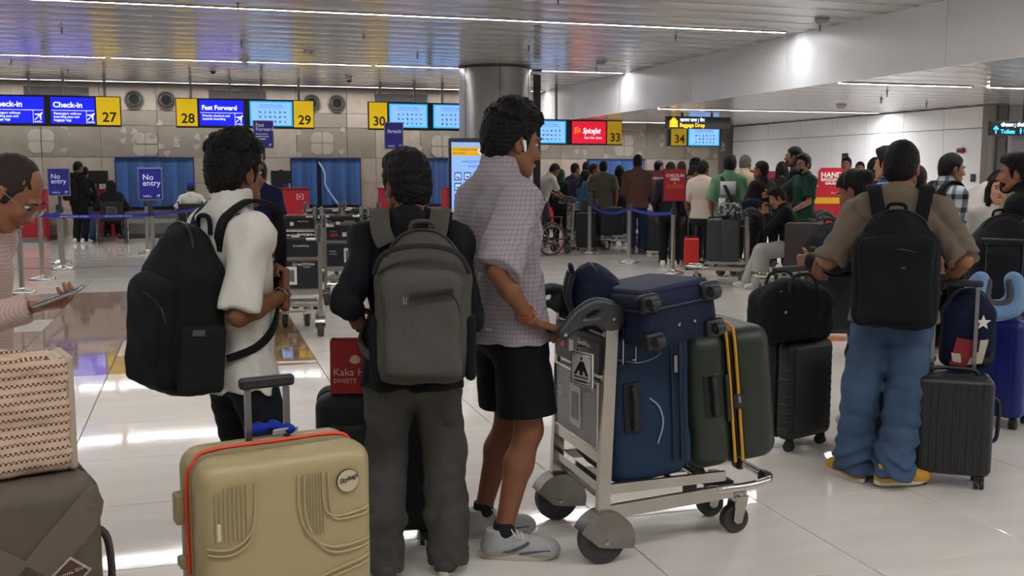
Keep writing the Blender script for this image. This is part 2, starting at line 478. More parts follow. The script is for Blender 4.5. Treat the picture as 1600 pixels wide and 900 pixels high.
SHOES = {}
def shoe(style, color, sole, parent, loc, yaw, s=1.0, pitch=0.):
    key = (style, color, sole)
    if key not in SHOES:
        vol = Vol((-.08, -.12, -.01), (.08, .24, .16), .006)
        lo = style in ('canvas', 'flat')
        vol.box((0, .055, .035), (.042, .135, .028), .024, None, .02)
        vol.ell((0, .14, .036), (.047, .075, .034 if lo else .044), None, .03)
        vol.ell((0, -.03, .05), (.038, .055, .05), None, .03)
        vol.cone((0, -.02, .05), (0, -.03, .115), .044, .042, .03, flat=True)
        vol.cone((0, .02, .07), (0, .11, .05), .036, .03, .03)
        vol.cut((0, 0, -1), (0, 0, .018))
        up = vol.mesh(2)
        out = []
        for k in range(28):
            a = 2*math.pi*k/28; y = .055+.148*math.sin(a); x = (.038+.012*max(0, (y-.0)/.2))*math.copysign(abs(math.cos(a))**.7, math.cos(a)); out.append((x, y))
        so = MB(); n = len(out)
        h = .034 if style == 'runner' else .026
        rings = [(.93, 0), (1.0, .006), (1.05 if style == 'runner' else 1.02, h*.6), (1.0, h)]
        vs = [(x*k, .055+(y-.055)*k, z+(max(0, (y-.14))*.15 if i < 2 else 0)) for i, (k, z) in enumerate(rings) for x, y in out]
        fs = [[r*n+i, r*n+(i+1) % n, (r+1)*n+(i+1) % n, (r+1)*n+i] for r in range(3) for i in range(n)]+[list(range(n)), list(range(3*n, 4*n))]
        so.add(vs, fs); som = so.mesh(True)
        lc = MB()
        for i in range(5):
            y = .045+i*.018; z = .104-i*.0095 if not lo else .098-i*.010
            lc.tube(spline([(-.026, y-.006, z-.014), (-.012, y, z-.001), (.012, y+.006, z+.001), (.026, y+.008, z-.013)], 3), .0028, 5)
        if style != 'flat':
            lc.tube(spline([(0, .04, .104), (-.03, .03, .115), (-.045, .05, .085), (-.02, .06, .095)], 4), .0025, 5)
            lc.tube(spline([(0, .04, .104), (.03, .03, .118), (.045, .055, .088), (.02, .06, .095)], 4), .0025, 5)
        st = MB()
        for sx in (-1, 1):
            st.tube(spline([(sx*.043, -.04, .045), (sx*.0455, .02, .04), (sx*.047, .07, .06), (sx*.040, .095, .075)], 5), .0055, 6)
            st.tube(spline([(sx*.046, .06, .03), (sx*.05, .12, .042), (sx*.045, .175, .045)], 5), .0045, 6)
        SHOES[key] = (up, som, lc.mesh(True), st.mesh(True))
    up, so, lc, st = SHOES[key]
    o = obj('shoe', up, mat(color, .6, var=(40, .08)), parent, loc, (pitch, 0, -yaw)); o.scale = (s, s, s)
    obj('sole', so, mat(sole, .6), o)
    if style != 'flat': obj('laces', lc, mat('#d8d4cc' if style != 'canvas' else '#e8e4d8', .8), o)
    if style == 'runner': obj('side_stripe', st, mat('#3c3e46', .5), o)
    return o

def make_person(label, loc, face, H=1.72, g=1.0, res=.016, skin='#7d5138', lean=0., side=0., twist=0., pel=None, feet=None,
                arms=None, head=(0, 0, 0), hair='short', hair_col='#0d0b0a', top=None, bottom=None, shoes=None, face_detail=True,
                beard=None, group=None, seed=1, arm_skin=True, fine=False, hand=True, z0=0., sho_w=1.0, hunch=0.):
    tro = o = None; s = H/1.75; top = top or {}; bottom = bottom or {}; arms = arms or {}
    root = thing('person', label, 'person', (loc[0], loc[1], z0), -math.radians(face), group)
    P = V(0, 0, .525*H) if pel is None else V(pel)
    Ru = rot3(math.radians(twist), math.radians(lean), math.radians(side))
    def U(x, y, z): return P+Ru@(V(x, y, z)*s)
    wst, chs, nek = U(0, .005, .16), U(0, 0, .35), U(0, -.015+hunch*.6, .535)
    sh = {-1: U(-.165*sho_w, -.01+hunch*.5, .472), 1: U(.165*sho_w, -.01+hunch*.5, .472)}
    Rh = Ru@rot3(math.radians(head[0]), math.radians(head[1]), math.radians(head[2])) if len(head) < 4 else rot3(*[math.radians(a) for a in head[:3]])
    nt = U(0, .0+hunch, .60)
    hs = s*1.065
    hc = nt+Rh@(V(0, .03, .098)*s)
    def hp(x, y, z): return hc+Rh@(V(x, y, z)*hs)
    # legs
    feet = feet or [(-.10, 0, -8), (.10, .03, 8)]
    hips = [U(-.085, 0, -.0), U(.085, 0, -.0)]; knees = []; ankles = []
    for i, f in enumerate(feet):
        yw = math.radians(f[2]); an = V(f[0], f[1], (f[3] if len(f) > 3 else 0)+.085*s)
        pole = V(math.sin(yw)*.8, math.cos(yw), .0) if len(f) < 5 else V(f[4])
        kn, an2 = ik(hips[i], an, .425*s, .425*s, pole); knees.append(kn); ankles.append(an2)
    # arms
    J = {}
    for sx, nm in ((-1, 'L'), (1, 'R')):
        a = arms.get(nm, {}); dflt = sh[sx]+Ru@(V(sx*.07, .06, -.53)*s)*1.0
        w = V(a['w']) if 'w' in a else dflt
        el, w2 = ik(sh[sx], w, .312*s, .262*s, a.get('pole', (sx*.5, -1, -.2)))
        if 'el' in a: el, w2 = V(a['el']), w
        J[sx] = (el, w2, a)
    # ---------- bare body
    sk = mat(skin, .55, var=(30, .06), spec=.35)
    allp = [P, wst, nek, hc, *sh.values(), *knees, *ankles]+[j[0] for j in J.values()]+[j[1] for j in J.values()]
    lo = np.min(allp, 0)-.2*s; hi = np.max(allp, 0)+.2*s; lo[2] = max(lo[2], -.02)
    vol = Vol(lo, hi, res)
    fw = Ru@V(0, 1, 0); ax = (fw, .66)
    vol.cone(P-V(0, 0, .03), wst, .135*s*g, .118*s*g, .05, sq=ax)
    vol.cone(wst, chs, .118*s*g, .14*s*g, .05, sq=ax)
    vol.cone(chs, U(0, -.01, .44), .14*s*g, .11*s*g, .05, sq=ax)
    vol.cone(sh[-1], sh[1], .052*s, .052*s, .05)
    vol.cone(U(0, -.01, .47), nt, .060*s, .054*s, .04); vol.cone(nt, hp(0, -.012, -.02), .054*s, .052*s, .02)
    for sx in (-1, 1): vol.cone(nek+Ru@V(0, -.01, .03)*s, sh[sx], .045*s, .045*s, .05)
    for sx in (-1, 1):
        el, w, a = J[sx]; m = sh[sx]*.5+el*.5; m2 = el*.65+w*.35
        vol.cone(sh[sx], m, .050*s, .046*s, .02); vol.cone(m, el, .046*s, .037*s, .02)
        vol.cone(el, m2, .037*s, .039*s, .02); vol.cone(m2, w, .039*s, .025*s, .02)
    for i in (0, 1):
        m = knees[i]*.68+ankles[i]*.32; bk = unit(np.cross(np.cross(ankles[i]-knees[i], fw), ankles[i]-knees[i]))
        lk = 1. if bottom.get('kind') == 'shorts' or not bottom else .8
        vol.cone(hips[i], knees[i], .082*s*g*lk, .054*s*lk, .03); vol.cone(knees[i], m-bk*.012*s*(lk > .9), .05*s*lk, .057*s*lk, .03); vol.cone(m-bk*.012*s*(lk > .9), ankles[i]+V(0, 0, .03), .055*s*lk, .034*s, .03)
        vol.cone(ankles[i]+V(0, 0, .03), ankles[i]-V(0, 0, .03), .036*s, .04*s, .02)
    bv = vol.data(); parts = [(relaxed(bv[0], bv[1], 2), bv[1])]
    # ---------- head in a finer grid, same mesh
    hv = Vol(hc-.2*hs, hc+V(1, 1, 1)*.2*hs, .0055 if fine else .0085)
    hv.ell(hp(0, -.012, .028), V(.073, .094, .086)*hs, Rh, .02)
    hv.ell(hp(0, .028, -.042), V(.058, .064, .078)*hs, Rh, .03)
    hv.ell(hp(0, .060, -.098), V(.030, .028, .024)*hs, Rh, .025)
    for sx in (-1, 1):
        hv.cone(hp(sx*.052, .0, -.06), hp(sx*.025, .06, -.10), .018*hs, .018*hs, .03)
        hv.ell(hp(sx*.031, .102, .002), V(.016, .012, .012)*hs, Rh, .012, 's')
        hv.ell(hp(sx*.076, -.008, -.012), V(.010, .021, .034)*hs, Rh, .008)
        hv.ell(hp(sx*.084, -.002, -.010), V(.006, .010, .016)*hs, Rh, .006, 's')
        hv.ell(hp(sx*.034, .072, -.03), V(.02, .018, .018)*hs, Rh, .02)
    hv.cone(hp(0, .088, .01), hp(0, .108, -.036), .009*hs, .0135*hs, .012)
    for sx in (-1, 1): hv.ell(hp(sx*.011, .098, -.040), V(.009, .010, .008)*hs, Rh, .008)
    hv.ell(hp(0, .084, .022), V(.05, .014, .011)*hs, Rh, .015)
    hv.ell(hp(0, .090, -.068), V(.023, .010, .006)*hs, Rh, .006); hv.ell(hp(0, .088, -.079), V(.020, .010, .006)*hs, Rh, .006)
    hv.cone(nt, hp(0, -.012, -.02), .054*s, .052*s, .02)
    v, q = hv.data(); parts.append((relaxed(v, q, 1), q))
    # ---------- hands
    if hand:
        for sx in (-1, 1):
            el, w, a = J[sx]
            if a.get('nohand'): continue
            d = V(a['dir']) if 'dir' in a else unit(w-el); n = V(a.get('palm', (-sx*1., .2, 0))); t = V(a.get('thumb', (0, 1, .1)))
            parts.append(hand_data(w, d, n, t, a.get('curl', .38), .0042 if fine else .006, s*1.02, a.get('thumbout', 1.), a.get('spread', 1.)))
    v, q = join_np(parts)
    obj('body', mesh_np(v, q), sk, root)
    # ---------- eyes, brows
    if face_detail:
        for sx in (-1, 1):
            e = MB(); e.lathe([(.0001, -.011), (.008, -.008), (.0112, 0), (.008, .008), (.0001, .011)], n=10)
            eo = e.build('eye', mat('#c9c2ba', .3), root, True, hp(sx*.031, .079, .001)); eo.scale = (hs, hs*.9, hs*.55)
            ir = MB(); c = hp(sx*.031, .0885, .001); ir.lathe([(.0001, .0022), (.0045, .0016), (.0064, -.001)], n=10, axis='y')
            iro = ir.build('iris', mat('#120c09', .2), root, True, c, Matrix(Rh.tolist()).to_euler())
            b = MB(); b.tube([hp(sx*.012, .096, .023), hp(sx*.03, .0985, .029), hp(sx*.05, .086, .024)], [.003*hs, .0042*hs, .0022*hs], 6)
            b.build('eyebrow', mat(hair_col, .9), root, True)
        lp = MB(); lp.tube([hp(-.021, .087, -.0735), hp(-.01, .0975, -.073), hp(.01, .0975, -.073), hp(.021, .087, -.0735)], [.003*hs, .0055*hs, .0055*hs, .003*hs], 6)
        lp.build('lips', mat('#6e3b33', .5), root, True)
    # ---------- hair
    hm = mat(hair_col, .62 if hair_col < '#4' else .8, bump=(170, .6), spec=.2)
    hr = .0048 if fine else .008
    def hairvol(c0=.225): return Vol(hc-c0*hs, hc+V(1, 1, 1)*c0*hs, hr)
    def line_cut(vv, prof, k=.006):
        X, Y, Z = vv.full(); qx = X-hc[0]; qy = Y-hc[1]; qz = Z-hc[2]
        ly = (qx*Rh[0][1]+qy*Rh[1][1]+qz*Rh[2][1])/hs; lz = (qx*Rh[0][2]+qy*Rh[1][2]+qz*Rh[2][2])/hs
        zz = np.interp(ly, [p[0] for p in prof], [p[1] for p in prof])
        vv.F = -smin(-vv.F, -((zz-lz)*.75*hs).astype(np.float32), k)
    SHORT = [(-.13, -.10), (-.085, -.088), (-.045, -.055), (-.03, -.015), (-.008, .018), (.006, .02), (.012, -.035), (.03, -.03), (.036, .03), (.06, .06), (.085, .072), (.12, .08)]
    if hair in ('short', 'curly', 'fade', 'thick', 'grey'):
        hv = hairvol(); t = {'short': .012, 'curly': .026, 'fade': .012, 'thick': .022, 'grey': .010}[hair]
        hv.ell(hp(0, -.014, .032), (V(.075, .096, .088)+t*V(.55, .7, 1.15))*hs, Rh, .01)
        hv.ell(hp(0, -.045, -.03), V(.069+t*.25, .058+t*.4, .07)*hs, Rh, .03)
        if hair in ('curly', 'thick'):
            hv.ell(hp(0, .035, .10), V(.064, .06, .034)*hs, Rh, .03)
            if hair == 'curly':
                rng = np.random.RandomState(seed)
                for _ in range(120 if fine else 34):
                    th = rng.rand()*6.28; ph = rng.rand()**.7*1.15
                    p = hp(.089*math.sin(ph)*math.cos(th), -.010+.108*math.sin(ph)*math.sin(th), .037+.110*math.cos(ph))
                    hv.ell(p, V(1, 1, 1)*(.013+.011*rng.rand())*hs, None, .003)
        line_cut(hv, SHORT)
        hv.disp(wob(seed+3, 210 if fine else 130, .0016 if hair in ('short', 'fade', 'grey') else .0035, 6))
        obj('hair', hv.mesh(1), hm, root)
    elif hair in ('long', 'bun', 'tied'):
        hv = hairvol(.34 if hair == 'long' else .25)
        hv.ell(hp(0, -.014, .032), V(.084, .105, .098)*hs, Rh, .01)
        hv.ell(hp(0, -.05, -.03), V(.078, .062, .08)*hs, Rh, .03)
        line_cut(hv, [(-.13, -.12), (-.03, -.10), (.0, -.03), (.03, .02), (.06, .055), (.12, .075)])
        if hair == 'long':
            for sx in (-1, 0, 1): hv.cone(hp(sx*.05, -.055, -.02), hp(sx*.065, -.085, -.26), .05*hs, .045*hs, .04, sq=(Rh@V(0, 1, 0), .6))
            for sx in (-1, 1): hv.cone(hp(sx*.07, .01, .01), hp(sx*.078, .0, -.2), .022*hs, .026*hs, .03)
        if hair == 'bun': hv.ell(hp(0, -.12, .03), V(.045, .035, .045)*hs, Rh, .02)
        hv.disp(wob(seed+5, 120, .003, 6, (1.5, 1.5, .3)))
        obj('hair', hv.mesh(1), hm, root)
    elif hair == 'bald':
        hv = hairvol(); hv.ell(hp(0, -.016, .010), V(.078, .100, .112)*hs, Rh, .01); hv.ell(hp(0, -.045, -.03), V(.073, .062, .07)*hs, Rh, .03)
        line_cut(hv, SHORT)
        hv.ell(hp(0, .09, .10), V(.060, .065, .05)*hs, Rh, .015, 's')
        hv.disp(wob(seed+3, 190, .0018, 6)); obj('hair', hv.mesh(1), hm, root)
    elif hair == 'hood':
        hv = hairvol(.3); hv.ell(hp(0, -.02, .02), V(.098, .118, .115)*hs, Rh, .01); hv.cone(hp(0, -.03, -.05), nek, .095*hs, .12*hs, .05)
        hv.ell(hp(0, .10, -.02), V(.06, .075, .085)*hs, Rh, .02, 's'); hv.disp(wob(seed, 40, .004))
        obj('hood', hv.mesh(1), cloth(hair_col), root)
    elif hair == 'cap':
        hv = hairvol(.3); hv.ell(hp(0, -.01, .035), V(.084, .105, .098)*hs, Rh, .01); line_cut(hv, [(-.13, .0), (.12, .04)])
        hv.ell(hp(0, .13, .045), V(.07, .075, .008)*hs, Rh, .01); obj('cap', hv.mesh(1), cloth(hair_col), root)
        h2 = hairvol(); h2.ell(hp(0, -.02, .015), V(.078, .097, .085)*hs, Rh, .01); h2.ell(hp(0, -.045, -.03), V(.071, .06, .07)*hs, Rh, .03); line_cut(h2, SHORT)
        obj('hair', h2.mesh(1), mat('#0d0b0a', .75, bump=(160, .5)), root)
    if beard:
        hv = hairvol(.2); hv.ell(hp(0, .031, -.054), V(.0605, .0655, .074)*hs, Rh, .03); hv.ell(hp(0, .063, -.10), V(.037, .034, .032)*hs, Rh, .025)
        X, Y, Z = hv.full(); qx = X-hc[0]; qy = Y-hc[1]; qz = Z-hc[2]
        ly = (qx*Rh[0][1]+qy*Rh[1][1]+qz*Rh[2][1])/hs; lz = (qx*Rh[0][2]+qy*Rh[1][2]+qz*Rh[2][2])/hs
        hv.F = np.maximum(hv.F, ((lz-np.interp(ly, [-.02, .0, .02, .05, .075, .1], [-.005, -.012, -.045, -.068, -.055, -.053]))*.7*hs).astype(np.float32))
        hv.F = np.maximum(hv.F, ((-.01-ly)*hs).astype(np.float32))
        hv.ell(hp(0, .1, -.074), V(.019, .02, .007)*hs, Rh, .006, 's')
        hv.disp(wob(seed+9, 230, .0012, 6)); obj('beard', hv.mesh(1), mat(beard, .9, bump=(220, .5), spec=.2), root)
    # ---------- top garment
    cr = res*.85
    if top:
        kind = top.get('kind', 'tee'); inf = top.get('loose', .016)*s; slv = top.get('sleeve', 'short'); hem = top.get('hem', .10)
        lo2 = lo.copy(); lo2[2] = max(0, P[2]-hem*s-.12); hi2 = hi.copy(); hi2[2] = nt[2]+.06*s
        tv = Vol(np.minimum(lo2, np.min([j[1] for j in J.values()], 0)-.08), np.maximum(hi2, np.max([j[1] for j in J.values()], 0)+.08), cr)
        down = top.get('down'); hb = P+(Ru@V(0, 0, -1) if down is None else V(down))*hem*s
        tv.cone(hb, wst, .184*s*g+inf*.8+top.get('flare', 0), .140*s*g+inf, .05, sq=(fw, .74), flat=True)
        tv.cone(wst, chs, .138*s*g+inf, .150*s*g+inf, .06, sq=(fw, .72))
        tv.cone(chs, U(0, -.01, .43), .148*s*g+inf, .115*s*g+inf, .06, sq=(fw, .69))
        tv.cone(sh[-1], sh[1], .050*s+inf*.35, None, .06)
        for sx in (-1, 1):
            tv.cone(nek+Ru@V(0, -.012, .015)*s, sh[sx], .048*s+inf*.4, .05*s+inf*.4, .05)
            tv.cone(U(sx*.08, -.025, .40), sh[sx], .085*s+inf*.3, .05*s+inf*.3, .05)
            el, w, a = J[sx]; sl = a.get('sleeve', slv); r1 = .052*s+inf*.75
            if sl == 'short':
                e = sh[sx]+(el-sh[sx])*top.get('slen', .82); tv.cone(sh[sx], e, r1, r1*1.02+inf*.3, .04, flat=True)
            elif sl == 'long' or sl == 'roll':
                f = .97 if sl == 'long' else a.get('roll', .32)
                w_ = el+(w-el)*f; tv.cone(sh[sx], el, r1, .046*s+inf*.7, .04); tv.cone(el, w_, .046*s+inf*.7, (.032 if sl == 'long' else .044)*s+inf*.6, .03, flat=True)
                if sl == 'roll':
                    c0 = el+(w-el)*(f-.14); tv.cone(c0, w_, .050*s+inf*.9, .049*s+inf*.9, .012, flat=True)
                else:
                    c0 = el+(w-el)*(f-.12); tv.cone(c0, w_, .036*s+inf*.55, .034*s+inf*.55, .01, flat=True)
            elif sl == 'none': pass
        if kind in ('shirt', 'polo'):
            tv.cone(U(0, -.016+hunch*.6, .525), U(0, .004+hunch*.75, .632), .083*s, .073*s, .010, flat=True)
            tv.cone(U(0, .008+hunch*.8, .612), U(0, .03+hunch, .75), .060*s, .060*s, .004, op='s', flat=True); tv.cone(U(0, .10+hunch*.8, .60), U(0, .10+hunch, .75), .05*s, .07*s, .01, op='s')
        elif kind == 'jacket':
            tv.cone(U(0, -.012+hunch*.6, .505), U(0, .005+hunch*.8, .60), .085*s, .073*s, .015, flat=True)
        else:
            tv.cone(U(0, -.015+hunch*.6, .505), U(0, .0+hunch*.7, .562), .078*s, .066*s, .03, flat=True)
        am = top.get('fold', .0035)
        f1, f2 = crease(seed, 19, am*1.5, (1, 1, .5)), wob(seed+11, 62, am*.3, 5, (1, 1, .8))
        tv.disp(lambda X, Y, Z: f1(X, Y, Z)+f2(X, Y, Z))
        o = obj(top.get('name', {'tee': 't_shirt', 'polo': 'polo_shirt', 'jacket': 'jacket'}.get(kind, 'shirt')), tv.mesh(1), top.get('mat') or cloth(top['color']), root)
    # ---------- trousers
    if bottom:
        inf = bottom.get('loose', .018)*s; kind = bottom.get('kind', 'trousers'); frac = bottom.get('frac', .85)
        bl = np.min([P, *knees, *ankles], 0)-.2*s; bh = np.max([P, *knees, *ankles], 0)+.2*s; bh[2] = max(P[2]+.14*s, max(k[2] for k in knees)+.12)
        bl[2] = 0
        bv = Vol(bl, bh, cr)
        bv.cone(P-V(0, 0, .06*s), P+Ru@V(0, 0, .10)*s, .135*s*g+inf*.5, .135*s*g+inf*.4, .05, sq=(fw, .70), flat=True)
        bv.ell(P-fw*.035*s-V(0, 0, .05)*s, V(.135, .10, .10)*s*g, None, .05)
        bv.cone(hips[0]*.75+hips[1]*.25-V(0, 0, .085)*s, hips[1]*.75+hips[0]*.25-V(0, 0, .085)*s, .078*s, None, .05)
        for i in (0, 1):
            if kind == 'shorts':
                e = hips[i]+(knees[i]-hips[i])*frac; bv.cone(hips[i], e, .09*s*g+inf*.6, .078*s+inf*bottom.get('flare', 1.2), .04, flat=True)
            else:
                fl = bottom.get('hemr', .062)
                an = ankles[i]-V(0, 0, bottom.get('drop', .05)*s)
                mid = knees[i]*.45+an*.55; side = unit(knees[i]-hips[i])
                bv.cone(hips[i], knees[i], .088*s*g+inf*.5, .062*s+inf, .04); bv.cone(knees[i], mid, .062*s+inf, (.5*fl+.032)*s+inf*.8, .03); bv.cone(mid, an, (.5*fl+.032)*s+inf*.8, fl*s+inf*.3, .02, flat=True)
        am = bottom.get('fold', .005)
        f1, f2 = crease(seed+21, 17, am*1.3, (.45, .45, 1.15)), wob(seed+31, 70, am*.25, 5, (.5, .5, 1.2))
        kz = float(np.mean([k[2] for k in knees])); az = float(np.mean([a[2] for a in ankles])); st = bottom.get('stack', 0)
        def fold(X, Y, Z):
            d = f1(X, Y, Z)*.9+f2(X, Y, Z)
            if st: d = d+st*np.sin(Z*95+5*np.sin(X*14)+4*np.sin(Y*13))*np.exp(-((Z-az-.02)/.085)**2)
            return d
        bv.disp(fold)
        tro = obj('shorts' if kind == 'shorts' else bottom.get('name', 'trousers'), bv.mesh(1), bottom.get('mat') or cloth(bottom['color']), root)
    # ---------- shoes
    if shoes:
        for i, f in enumerate(feet):
            shoe(shoes[0], shoes[1], shoes[2], root, (ankles[i][0], ankles[i][1], ankles[i][2]-.085*s), math.radians(f[2]), s*shoes[3] if len(shoes) > 3 else s)
    return dict(root=root, U=U, J=J, sh=sh, hp=hp, Rh=Rh, Ru=Ru, P=P, nek=nek, knees=knees, ankles=ankles, s=s, hc=hc, face=face, loc=loc, trousers=tro, shirt=o)

def world_of(p, pt):
    """local person point -> world"""
    a = math.radians(p['face']); x, y, z = pt
    return V(p['loc'][0]+x*math.cos(a)+y*math.sin(a), p['loc'][1]-x*math.sin(a)+y*math.cos(a), z)
def local_of(loc, face, w):
    a = math.radians(face); dx, dy = w[0]-loc[0], w[1]-loc[1]
    return V(dx*math.cos(a)-dy*math.sin(a), dx*math.sin(a)+dy*math.cos(a), w[2])

def straps(p, root, m, width=.065, thick=.014, xs=.105, top=(-.16, .42), low=(-.13, .02), arm=1.0, sides=(-1, 1), off=(0, 0, 0), fat=.010, lift=.01):
    """shoulder straps of a worn backpack, in the wearer's frame"""
    U, Ru = p['U'], p['Ru']
    for sx in sides:
        L = lift
        pts = [U(sx*xs*.75, top[0]+.005, top[1]), U(sx*xs*.95, -.130-L*.4, .51+L*.7), U(sx*xs*1.05, -.055, .575+L), U(sx*xs*1.08, .045+L*.5, .55+L), U(sx*xs*1.06, .086+L*.2, .45), U(sx*xs*1.06, .090, .30), U(sx*xs*1.40, .050, .15), U(sx*xs*1.72, -.03, .07), U(sx*xs*1.35, low[0], low[1])]
        nr = [(0, -1, .2), (0, -.8, .6), (0, -.2, 1), (0, .5, .9), (0, 1, .3), (0, 1, 0), (sx*.8, .6, 0), (sx, 0, 0), (sx*.6, -.6, 0)]
        nr = [Ru@V(n) for n in nr]; pts = [q-V(off)+Ru@(V(n)*V(1, 1, 0))*fat for q, n in zip(pts, [(0, 0, 0), (0, 0, 0), (0, 0, 0), (0, 0, 0), (0, .5, 0), (0, .8, 0), (sx, 1, 0), (sx, 0, 0), (0, 0, 0)])]
        w = [width, width, width, width, width, width*.9, width*.5, width*.42, width*.4]
        ribbon(pts, nr, w, thick*p['s'], 6).build('shoulder_strap', m, root, True)

from mathutils.bvhtree import BVHTree
def stitched(host, outline, m, name, parent=None, r=.0022, d=(0, 1, 0), n=6, closed=True):
    """a seam that follows the surface of host: outline of (x, z) points projected along d onto the mesh"""
    me = host.data; bv = BVHTree.FromPolygons([v.co for v in me.vertices], [tuple(q.vertices) for q in me.polygons]); d = Vector(d).normalized()
    P = spline([V(x, 0, z) for x, z in outline], n, closed); pts = []
    right = Vector((d.y, -d.x, 0))
    for q in P:
        hit = bv.ray_cast(right*q[0]+Vector((0, 0, q[2]))-d*1.5, d)
        if hit[0] is not None: pts.append(np.array(hit[0]-d*.0015))
    if len(pts) > 3: return MB().tube(pts, r, 5, closed=closed).build(name, m, parent or host, True)
# ------------------------------------------------------------------ the hall
def stone_mat(base, alt, scale, rough, rough_var=.05, key=None, stretch=(1, 1, 1), veins=.5, spec=.5):
    m = bpy.data.materials.new('polished_stone'); m.use_nodes = True; nt = m.node_tree; b = nt.nodes['Principled BSDF']
    tc = nt.nodes.new('ShaderNodeTexCoord'); oi = nt.nodes.new('ShaderNodeObjectInfo')
    ad = nt.nodes.new('ShaderNodeVectorMath'); ad.operation = 'ADD'
    sc_ = nt.nodes.new('ShaderNodeVectorMath'); sc_.operation = 'SCALE'; sc_.inputs['Scale'].default_value = 31.7
    cb = nt.nodes.new('ShaderNodeCombineXYZ'); nt.links.new(oi.outputs['Random'], cb.inputs[0]); nt.links.new(oi.outputs['Random'], cb.inputs[1])
    nt.links.new(cb.outputs[0], sc_.inputs[0]); nt.links.new(tc.outputs['Object'], ad.inputs[0]); nt.links.new(sc_.outputs[0], ad.inputs[1])
    mp = nt.nodes.new('ShaderNodeMapping'); mp.inputs['Scale'].default_value = stretch; nt.links.new(ad.outputs[0], mp.inputs['Vector'])
    n = nt.nodes.new('ShaderNodeTexNoise'); n.inputs['Scale'].default_value = scale; n.inputs['Detail'].default_value = 6; n.inputs['Distortion'].default_value = veins
    nt.links.new(mp.outputs['Vector'], n.inputs['Vector'])
    r = nt.nodes.new('ShaderNodeValToRGB'); r.color_ramp.elements[0].position = .32; r.color_ramp.elements[1].position = .7
    r.color_ramp.elements[0].color = (*srgb(alt), 1); r.color_ramp.elements[1].color = (*srgb(base), 1)
    nt.links.new(n.outputs['Fac'], r.inputs['Fac']); nt.links.new(r.outputs['Color'], b.inputs['Base Color'])
    b.inputs['Roughness'].default_value = rough; b.inputs['Specular IOR Level'].default_value = spec
    if rough_var:
        n2 = nt.nodes.new('ShaderNodeTexNoise'); n2.inputs['Scale'].default_value = 2.3; nt.links.new(ad.outputs[0], n2.inputs['Vector'])
        mr = nt.nodes.new('ShaderNodeMapRange'); mr.inputs['To Min'].default_value = max(rough-rough_var, .01); mr.inputs['To Max'].default_value = rough+rough_var
        nt.links.new(n2.outputs['Fac'], mr.inputs['Value']); nt.links.new(mr.outputs['Result'], b.inputs['Roughness'])
    return m

M_TILE = stone_mat('#ded8cf', '#d4cdc2', 1.3, .05, .03, stretch=(1, 3, 1), spec=.6)
M_TILE_TAN = stone_mat('#917654', '#7f6647', 2.0, .05, .03, stretch=(1, 3, 1), spec=.6)
M_TILE_ROSE = stone_mat('#a58d7b', '#957e6d', 1.6, .05, .03, stretch=(1, 3, 1), spec=.6)
M_GROUT = mat('#6a645c', .6)

# floor: slab, and the tiles as pieces
mb = MB(); mb.box((2, 8, -.06), (40, 44, .1)); floor = struct('floor', mb.mesh(), M_GROUT)
TX, TY = .80, .835
def tile_mesh(nx, ny):
    mb = MB(); w, d = TX*nx-.006, TY*ny-.006; c = .0015
    vs = [(-w/2, -d/2, -.01), (w/2, -d/2, -.01), (w/2, d/2, -.01), (-w/2, d/2, -.01), (-w/2, -d/2, -c), (w/2, -d/2, -c), (w/2, d/2, -c), (-w/2, d/2, -c),
          (-w/2+c, -d/2+c, 0), (w/2-c, -d/2+c, 0), (w/2-c, d/2-c, 0), (-w/2+c, d/2-c, 0)]
    mb.add(vs, [[3, 2, 1, 0], [8, 9, 10, 11]]+[[i, (i+1) % 4, (i+1) % 4+4, i+4] for i in range(4)]+[[i+4, (i+1) % 4+4, (i+1) % 4+8, i+8] for i in range(4)])
    me = mb.mesh(); me.materials.append(M_TILE); return me
TILE = tile_mesh(1, 1)
X0, Y0 = .88, 3.30
def tile_kind(x, y):
    """coloured inlay band: tan and rosy tiles in a stepped field in the left middle distance"""
    i = int(math.floor((x-X0)/TX)); j = int(math.floor((y-Y0)/TY))
    if 6 <= j <= 12 and i < 0:
        if (j == 9 and i in (-2, -4)) or (j == 7 and i in (-2, -6)): return M_TILE
        return M_TILE_TAN if i == -1 else M_TILE_ROSE
    return M_TILE
near, far = [], []
for i in range(-9, 12):
    for j in range(-4, 17):
        x, y = X0+(i+.5)*TX, Y0+(j+.5)*TY
        # is the tile in the picture (with a margin)?
        a = math.radians(CAM_YAW); u = x*math.cos(a)-y*math.sin(a); w = x*math.sin(a)+y*math.cos(a)
        inside = w > 2.2 and abs(u) < w*.5+.9
        (near if inside and j < 17 else far).append((w, x, y))
near.sort()
for w, x, y in near[:300]:
    m = tile_kind(x, y); obj('tile', TILE, m, floor, (x, y, 0))
rest = [(x, y) for w, x, y in far+near[300:]]
for i in range(-14, 20):
    for j in range(-14, 30):
        if -9 <= i < 12 and -4 <= j < 17: continue
        x, y = X0+(i+.5)*TX, Y0+(j+.5)*TY
        if y < 29 and -10 < x < 17.5: rest.append((x, y))
mb = MB()
for x, y in rest: mb.add([(x-TX/2+.002, y-TY/2+.002, 0), (x+TX/2-.002, y-TY/2+.002, 0), (x+TX/2-.002, y+TY/2-.002, 0), (x-TX/2+.002, y+TY/2-.002, 0)], [[0, 1, 2, 3]])
tag(mb.build('floor_tiles', M_TILE, floor), kind='stuff')
